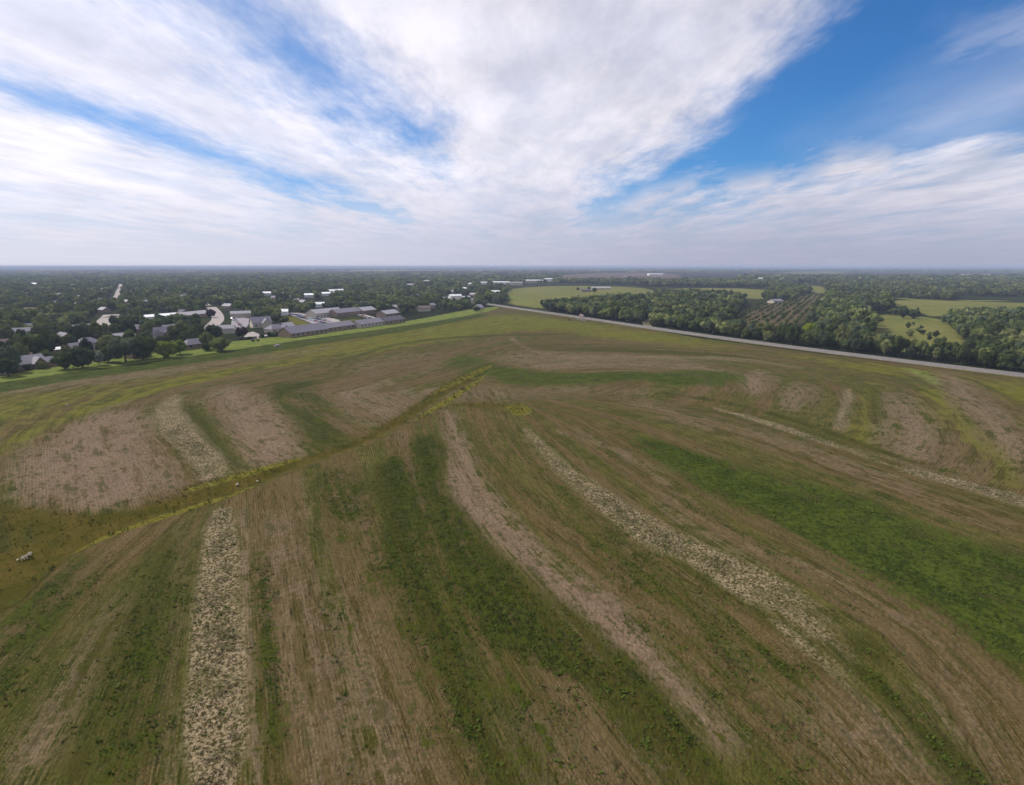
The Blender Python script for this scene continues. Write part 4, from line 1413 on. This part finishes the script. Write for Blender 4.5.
# trees with a look of their own: px, py (foot), height, width, tint, kind, label
OWN = [
    (9, 376, 9, 9, TINTS[5], 'wide', "low dark tree on the grass at the photo's left border"),
    (8, 372, 15, 14, TINTS[3], 'round', "tall dark tree behind the low one at the left border"),
    (65, 369, 9.5, 11, TINTS[1], 'wide', "broad dark green bushy tree at the grass edge right of the long garage"),
    (83, 367.5, 12, 12, TINTS[5], 'round', "round very dark tree at the grass edge below the long gable"),
    (99, 365, 7.5, 5.5, srgb(128, 136, 116), 'tall', "silvery pale tree right of the very dark round tree"),
    (108, 362, 9, 9, TINTS[1], 'round', "small dark tree between the silvery tree and the tiny shed"),
    (126, 361.5, 15.5, 16, TINTS[3], 'round', "left half of the big spreading tree pair above the grass edge"),
    (143, 359, 14, 14, TINTS[1], 'round', "right partner of the big spreading tree pair above the grass edge"),
    (109, 350, 10, 10, TINTS[4], 'round', "round light green tree standing left behind the big spreading pair"),
    (168, 357, 10, 12, YELLOWG, 'wide', "yellow green tree at the grass edge, larger of two"),
    (180, 354, 9, 9, srgb(100, 114, 50), 'round', "smaller yellow green tree right of the larger one"),
    (187, 347, 12, 9, TINTS[1], 'cone', "dark pointed tree behind the little white shed"),
    (196, 345, 13.5, 7, TINTS[0], 'tall', "slim upright tree, left of an upright pair"),
    (201, 344.5, 14, 7, TINTS[1], 'tall', "slim upright tree, right of an upright pair"),
    (208, 348.5, 11, 9, TINTS[2], 'round', "egg shaped green tree left of the broad clipped tree"),
    (206, 350.5, 5, 6, TINTS[5], 'wide', "low dark bushy tree at the foot of the egg shaped tree"),
    (221.5, 350.5, 8.5, 12.5, TINTS[2], 'wide', "broad clipped looking green tree at the end of the trees on the grass"),
    (242, 338, 9.5, 8.5, srgb(62, 50, 46), 'round', "dark reddish tree in front of the parking yard"),
    (211, 317.5, 9, 9, srgb(62, 46, 58), 'round', "purple leaved tree beside the short street"),
    (289, 328, 6.5, 6, TINTS[5], 'round', "small round dark tree on the green lawn"),
    (270, 323, 8, 9, TINTS[5], 'wide', "dark tree at the left corner of the green lawn"),
    (277, 321.5, 7.5, 9, TINTS[5], 'wide', "dark tree next right of the lawn corner tree"),
    (253, 341.6, 1.6, 2.6, TINTS[5], 'wide', "tiny dark bush on the grass below the cul-de-sac, left one"),
    (258, 341.2, 1.5, 2.4, TINTS[5], 'wide', "tiny dark bush on the grass below the cul-de-sac, right one"),
    (569, 320.5, 1.7, 2.2, TINTS[5], 'round', "small lone bush in the verge left of the truck"),
    (808, 334, 9.5, 8, srgb(124, 134, 40), 'round', "bright yellow green tree among the dark ones behind the highway"),
    (814, 333, 8, 6, srgb(104, 122, 44), 'tall', "light green pointed tree right of the bright yellow one"),
    (589, 291, 9, 8, TINTS[5], 'round', "dark tree on the far meadow beside the low shed"),
    (594.5, 292.3, 10, 11, TINTS[5], 'round', "darkest round tree on the far meadow, right of the low shed"),
    (578, 290.5, 7, 7, TINTS[1], 'round', "small tree on the far meadow left of the low shed"),
    (476.5, 311.2, 6, 9, TINTS[5], 'wide', "low dark tree on the grass by the lone pale house"),
    (744.5, 298, 8, 8, TINTS[5], 'round', "small dark tree on the bright green field's near edge"),
    (903, 318, 13, 10, TINTS[5], 'round', "tall dark tree in the short hedge between two meadows"),
    (913, 318.5, 9, 12, TINTS[5], 'wide', "broad dark tree at the right end of the short hedge between two meadows"),
]
TAKEN = []
for px, py, h, w, tint, kind, lab in OWN:
    x, y = G(px, py)
    TAKEN.append((x, y, w / 2))
    tree(x, y, h, w, tint, 'low' if kind in ('round', 'wide') else kind, lab, name="small_bush" if h < 3 else "leafy_tree")
# garden bushes along the edge of the town
edge_line = smooth_line(GP([(-20, 376), (30, 369), (60, 364.5), (105, 360), (150, 355), (200, 347.5), (235, 342), (285, 335)]), 60)
for i in range(46):
    p = edge_line[RNG.integers(60)] + RNG.uniform(-5, 5, 2) + np.array([0, 4.0])
    if min(math.hypot(p[0] - b[0], p[1] - b[1]) - b[2] for b in BLD) < -1.5:
        continue
    h = RNG.uniform(1.4, 4.2)
    tree(p[0], p[1], h, h * RNG.uniform(.9, 1.4), np.array(TINTS[RNG.integers(6)]) * RNG.uniform(.7, 1.3), 'low',
         "garden bush between the houses and trees along the pale grass verge", 'garden bushes along the verge', name="garden_bush")

# where woods stand: (outline, spacing, height range, label, group)
TOWN = [(-75, 388), (0, 373.5), (60, 362.5), (105, 356), (150, 351), (200, 343.5), (232, 339), (262, 334), (300, 328), (330, 322), (400, 319.5), (430, 314), (470, 308.5), (500, 305.5), (506, 300),
        (505, 292), (520, 285), (560, 283), (560, 277.5), (-75, 277.5)]
BELT = [(541, 310.8), (600, 319.3), (642, 325.4), (644, 320), (600, 313.5), (545, 308)]
BELT2 = [(652, 326.8), (700, 333.3), (800, 346.4), (900, 358.5), (1024, 373), (1180, 391), (1180, 383), (1024, 366.5), (900, 353.5), (800, 341.5), (700, 329), (654, 322)]
MIDW = [(548, 308), (610, 315), (642, 319), (700, 328), (722, 331), (730, 320), (742, 308), (744, 303), (712, 300), (660, 300), (600, 303)]
STRIPW = [(815, 342), (868, 349), (872, 330), (868, 318), (845, 305), (838, 292), (826, 286), (828, 300), (815, 318)]
CLUMPW = [(845, 312), (880, 314), (893, 309), (885, 302), (860, 300), (842, 304)]
RIGHTW = [(960, 359), (1024, 367), (1180, 384), (1180, 322), (1024, 318), (975, 317), (945, 322), (955, 332), (970, 345)]
SCRUBW = [(905, 338), (935, 352), (950, 340), (925, 330), (912, 323), (905, 327)]
HEDGE1 = [(762, 300), (790, 301), (800, 295), (812, 293), (806, 288), (775, 288), (767, 295)]
HEDGE2 = [(640, 286.2), (700, 287), (790, 288), (790, 283), (700, 282), (665, 283), (640, 284.5)]
HEDGE3 = [(560, 283.5), (640, 285.5), (662, 286), (660, 281), (560, 281.5)]
HEDGE4 = [(888, 315.5), (918, 316.8), (918, 314.8), (888, 313.6)]
HEDGE5 = [(905, 298.5), (955, 301), (958, 296), (915, 295)]
BACKR = [(824, 284), (838, 292), (850, 300), (880, 299), (920, 296), (1024, 297), (1180, 299), (1180, 277.5), (740, 277.5), (740, 283), (800, 283.5)]
BELT3 = [(655, 298), (690, 297), (740, 300), (740, 297), (690, 294.5), (655, 295)]
REGIONS = [
    (TOWN, 10.5, (7, 12.5), "green tree among the roofs of the leafy town left of the field", 'trees of the town'),
    (BELT, 7.5, (9, 13), "dark tree of the belt along the highway left of the gravel track", 'roadside belt left of the gravel track'),
    (BELT2, 6.5, (8, 12.5), "green tree of the long belt along the highway right of the gravel track", 'roadside belt right of the gravel track'),
    (MIDW, 10.5, (9, 14), "tree of the dense wood behind the roadside belt near the meadow", 'wood behind the belt'),
    (STRIPW, 9.5, (10, 15), "tree of the wooded strip right of the nursery rows", 'wooded strip by the nursery'),
    (CLUMPW, 10, (10, 15), "tree of the clump above the small right meadow", 'clump above the right meadow'),
    (RIGHTW, 8.5, (9, 13), "tree of the solid wood at the photo's right border", 'wood at the right border'),
    (SCRUBW, 15, (3, 6), "low tree of the scrub between right meadow and right wood", 'scrub by the right meadow'),
    (HEDGE1, 10, (8, 12), "tree of the grove round the pale shed behind the nursery", 'grove behind the nursery'),
    (HEDGE2, 11, (9, 13), "tree of the hedge beyond the bright green field", 'hedge beyond the green field'),
    (HEDGE3, 12, (8, 12), "tree of the hedge at the far side of the meadow", 'hedge beyond the meadow'),
    (HEDGE4, 7, (5, 8), "low tree of the short hedge between two right meadows", 'hedge between the right meadows'),
    (HEDGE5, 10, (9, 13), "tree of the dark grove behind the pale right meadow", 'grove behind the pale meadow'),
    (BELT3, 10, (8, 12), "tree of the row in front of the bright green field", 'row by the green field'),
    (BACKR, 15, (10, 14), "tree of the wide far woods on the right", 'far woods on the right'),
]


def poisson(poly, sp):
    """Jittered grid inside an outline, coarser with distance."""
    out = []
    lo_, hi_ = poly.min(0), poly.max(0)
    y = lo_[1]
    while y < hi_[1]:
        k = sp * max(1.0, (y / 900.0) ** .75)
        n = int((hi_[0] - lo_[0]) / k) + 1
        if n > 4000:
            n = 4000
        xs = lo_[0] + (np.arange(n) + RNG.uniform(-.38, .38, n)) * k
        ys = y + RNG.uniform(-.38, .38, n) * k
        out.append(np.stack([xs, ys, np.full(n, k / sp)], 1))
        y += k * .95
    p = np.vstack(out)
    # only what the photograph could show
    m = (np.abs(p[:, 0]) < p[:, 1] * 1.08 + 60)
    p = p[m]
    return p[sdist(p[:, :2], poly) > 0]


B = np.array(BLD)
ALL = []
for ri, (outl, sp, hr, lab, grp) in enumerate(REGIONS):
    p = poisson(GP(outl), sp)
    xy = p[:, :2]
    ok = np.ones(len(p), bool)
    for bx, by, br in B:
        dd = xy - (bx, by)
        view = np.array([bx, by]) / math.hypot(bx, by)
        along = -(dd @ view)
        lat = np.abs(dd[:, 0] * view[1] - dd[:, 1] * view[0])
        ok &= np.hypot(dd[:, 0], dd[:, 1]) > br * .75 + 4
        front = (70 if br > 16 else 24) if by < 600 else (280 if br > 15 else 70 + 60 * (int(bx) % 2)) if by > 620 else 60
        ok &= ~((along > 0) & (along < front) & (lat < br * (.55 if br > 10 else .42)))
    for L, wd in PAVED:
        if wd is None:
            ok &= sdist(xy, L) < -4
        else:
            ok &= ldist(xy, L)[0] > wd + 3
    for outl2 in ([(278, 320), (290, 313), (322, 328), (316, 333), (296, 331)], [(312, 334), (312, 311), (345, 310), (402, 316), (402, 325), (350, 329)],
                  [(228, 340), (228, 318), (262, 322), (300, 328), (300, 336), (262, 340)], [(440, 303), (442, 297), (474, 296), (474, 303)],
                  [(85, 334), (108, 311), (124, 311), (112, 334)], [(196, 338), (204, 308), (224, 306), (226, 336)]):
        q = GP(outl2)
        ok &= (sdist(xy, q) < 0)
    ok &= ldist(xy, RL)[0] > 11.5
    for tx, ty, tw in TAKEN:
        ok &= np.hypot(xy[:, 0] - tx, xy[:, 1] - ty) > tw + 2.5
    if grp == 'trees of the town':                        # streets and gardens leave gaps
        gap_ = np.sin(xy[:, 0] * .021 + 1.5 * np.sin(xy[:, 1] * .011)) * np.sin(xy[:, 1] * .017 + 1.1)
        ok &= RNG.uniform(0, 1, len(p)) < np.clip(.88 - .5 * (gap_ > .55), 0, 1)
    elif grp == 'far woods on the right':
        ok &= RNG.uniform(0, 1, len(p)) < .9
    p = p[ok]
    for x, y, k in p:
        ALL.append((y, x, k, ri))
ALL.sort()
print("trees in view:", len(ALL))
N_OWN = 300 - len(OWN)
inview = [a for a in ALL if abs(a[1]) < a[0] * .93 + 6]
things = inview[:N_OWN]
tset = set((a[0], a[1]) for a in things)
NAMES = ["leafy_tree"]
for y, x, k, ri in things:
    outl, sp, hr, lab, grp = REGIONS[ri]
    h = RNG.uniform(*hr) * (RNG.uniform(.55, .8) if RNG.uniform() < .25 else RNG.uniform(.95, 1.12))
    kind = KIND_MIX[RNG.integers(8)]
    w = h * RNG.uniform(.72, 1.0) * (.72 if kind == 'tall' else 1)
    tint = np.array(TINTS[RNG.integers(6)]) * RNG.uniform(.55, 1.02)
    tree(x, y, h, w, tint, kind, lab, grp)

# all other trees: one wood
LOD = [[crown_quads(500 + v, n, c_, kd, 13 if n > 100 else 9 if n > 20 else 5, 2 if n > 100 else 1 if n > 20 else 0) for v, kd in enumerate(['round', 'round', 'wide', 'tall', 'round', 'wide'])] for n, c_ in ((300, .075), (84, .13), (20, .28))]
parts, tints = [], []
for y, x, k, ri in ALL:
    if (y, x) in tset:
        continue
    outl, sp, hr, lab, grp = REGIONS[ri]
    lv = 0 if y < 700 else 1 if y < 1700 else 2
    q = LOD[lv][RNG.integers(6)]
    h = RNG.uniform(*hr) * min(1.25, k ** .25)
    w = h * RNG.uniform(.8, 1.05) * k ** .9
    a = RNG.uniform(0, 6.28)
    ca, sa = math.cos(a), math.sin(a)
    v = np.empty_like(q)
    v[..., 0] = (q[..., 0] * ca - q[..., 1] * sa) * w + x
    v[..., 1] = (q[..., 0] * sa + q[..., 1] * ca) * w + y
    v[..., 2] = q[..., 2] * h - .1
    parts.append(v.reshape(-1, 3))
    tt = np.array(TINTS[RNG.integers(6)]) * RNG.uniform(.62, 1.3)
    if RNG.uniform() < .06:
        tt = np.array(srgb(92, 104, 62))
    tints.append((len(v) * 4, tt))
V = np.vstack(parts)
wm = poly_mesh("woodland", V, 4)
at = wm.attributes.new('tint', 'FLOAT_COLOR', 'POINT')
ca_ = np.ones((len(V), 4), np.float32)
ca_[:, :3] = np.repeat(np.array([c_ for _, c_ in tints]), [n for n, _ in tints], axis=0)
at.data.foreach_set('color', ca_.ravel())
tag(link("woodland", wm, leaf_mass), kind='stuff')

# far tree belts towards the horizon, a thin broken canopy
FARP = []
for i in range(11000):
    y = 3000 * math.exp(RNG.uniform(0, 1) * math.log(10))
    x = RNG.uniform(-1.05, 1.05) * y
    FARP.append((x, y))
FP = np.array(FARP)
wf_ = weights_at(FP)
keep = (wf_['brown'] + wf_['pale'] + wf_['meadow']) < .25
ph = np.sin(FP[:, 0] / 700 + 2 * np.sin(FP[:, 1] / 1900)) + np.sin(FP[:, 1] / 800 + 1.3 * np.sin(FP[:, 0] / 1100))
keep &= (ph > -.55) | ((FP[:, 0] < -200) & (ph > -1.1))
FP = FP[keep]
parts = []
for x, y in FP:
    q = LOD[2][RNG.integers(6)]
    w = y * .012 * RNG.uniform(.8, 2.0)
    h = RNG.uniform(9, 14)
    v = q * np.array([w, w * .8, h]) + np.array([x, y, -.1])
    parts.append(v.reshape(-1, 3))
V = np.vstack(parts)
fm = poly_mesh("far_woods", V, 4)
at = fm.attributes.new('tint', 'FLOAT_COLOR', 'POINT')
ca_ = np.ones((len(V), 4), np.float32)
ca_[:, :3] = np.repeat(np.array(TINTS)[RNG.integers(0, 6, len(FP))], len(LOD[2][0]) * 4, axis=0)
at.data.foreach_set('color', ca_.ravel())
tag(link("far_woods", fm, leaf_mass), kind='stuff')

# ------------------------------------------------------------------ plant nursery in rows
rowA, rowB = G(752, 326), G(800, 296.5)
dirn = (rowB - rowA) / np.linalg.norm(rowB - rowA)
side = np.array([dirn[1], -dirn[0]])
NUR = GP([(724, 322), (762, 303), (800, 297), (822, 295), (824, 302), (812, 316), (800, 330), (772, 334), (742, 330)])
cand = []
for r_ in range(-20, 50):
    for s_ in range(-20, 120):
        p = rowA + side * (r_ * 7.5 + random.uniform(-1.3, 1.3)) + dirn * (s_ * 5.2 + random.uniform(-1.6, 1.6))
        cand.append(tuple(p) + (r_,))
cp = np.array(cand)
cp = cp[sdist(cp[:, :2], NUR) > 0]
cp = cp[RNG.uniform(0, 1, len(cp)) < .7]
cp = cp[np.argsort(cp[:, 1])]
rest_v = []
for n_, (x, y, r_) in enumerate(cp):
    h = RNG.uniform(1.2, 2.6) * (1.7 if RNG.uniform() < .25 else 1)
    if np.min(np.hypot(B[:, 0] - x, B[:, 1] - y)) < 12:
        continue
    if n_ >= 290:
        rest_v.append((LOD[1][RNG.integers(6)] * np.array([h, h, h]) + np.array([x, y, -.1])).reshape(-1, 3))
        continue
    tree(x, y, h, h * RNG.uniform(.8, 1.1), np.array(srgb(86, 98, 52)) * RNG.uniform(.8, 1.2), ['round', 'wide', 'tall'][RNG.integers(3)],
         "small shrub in the rows of the plant nursery behind the highway trees", 'shrubs of the plant nursery', name="nursery_shrub")

if rest_v:
    V = np.vstack(rest_v)
    rm = poly_mesh("nursery_shrubs", V, 4)
    at = rm.attributes.new('tint', 'FLOAT_COLOR', 'POINT')
    ca_ = np.ones((len(V), 4), np.float32)
    ca_[:, :3] = srgb(86, 98, 52)
    at.data.foreach_set('color', ca_.ravel())
    tag(link("nursery_shrubs", rm, leaf_mass), kind='stuff')

# ------------------------------------------------------------------ air
hz = bpy.data.materials.new("haze_air")
hz.use_nodes = True
t = hz.node_tree
t.nodes.clear()
out = t.nodes.new('ShaderNodeOutputMaterial')
pv = t.nodes.new('ShaderNodeVolumePrincipled')
pv.inputs['Color'].default_value = (.52, .60, .80, 1)
pv.inputs['Density'].default_value = 1.4e-4
pv.inputs['Anisotropy'].default_value = 0.0
t.links.new(pv.outputs[0], out.inputs['Volume'])
hb = link("haze", box_mesh("haze", -44000, 44000, -44000, 44000, -1.7, 53), hz)
tag(hb, kind='stuff')
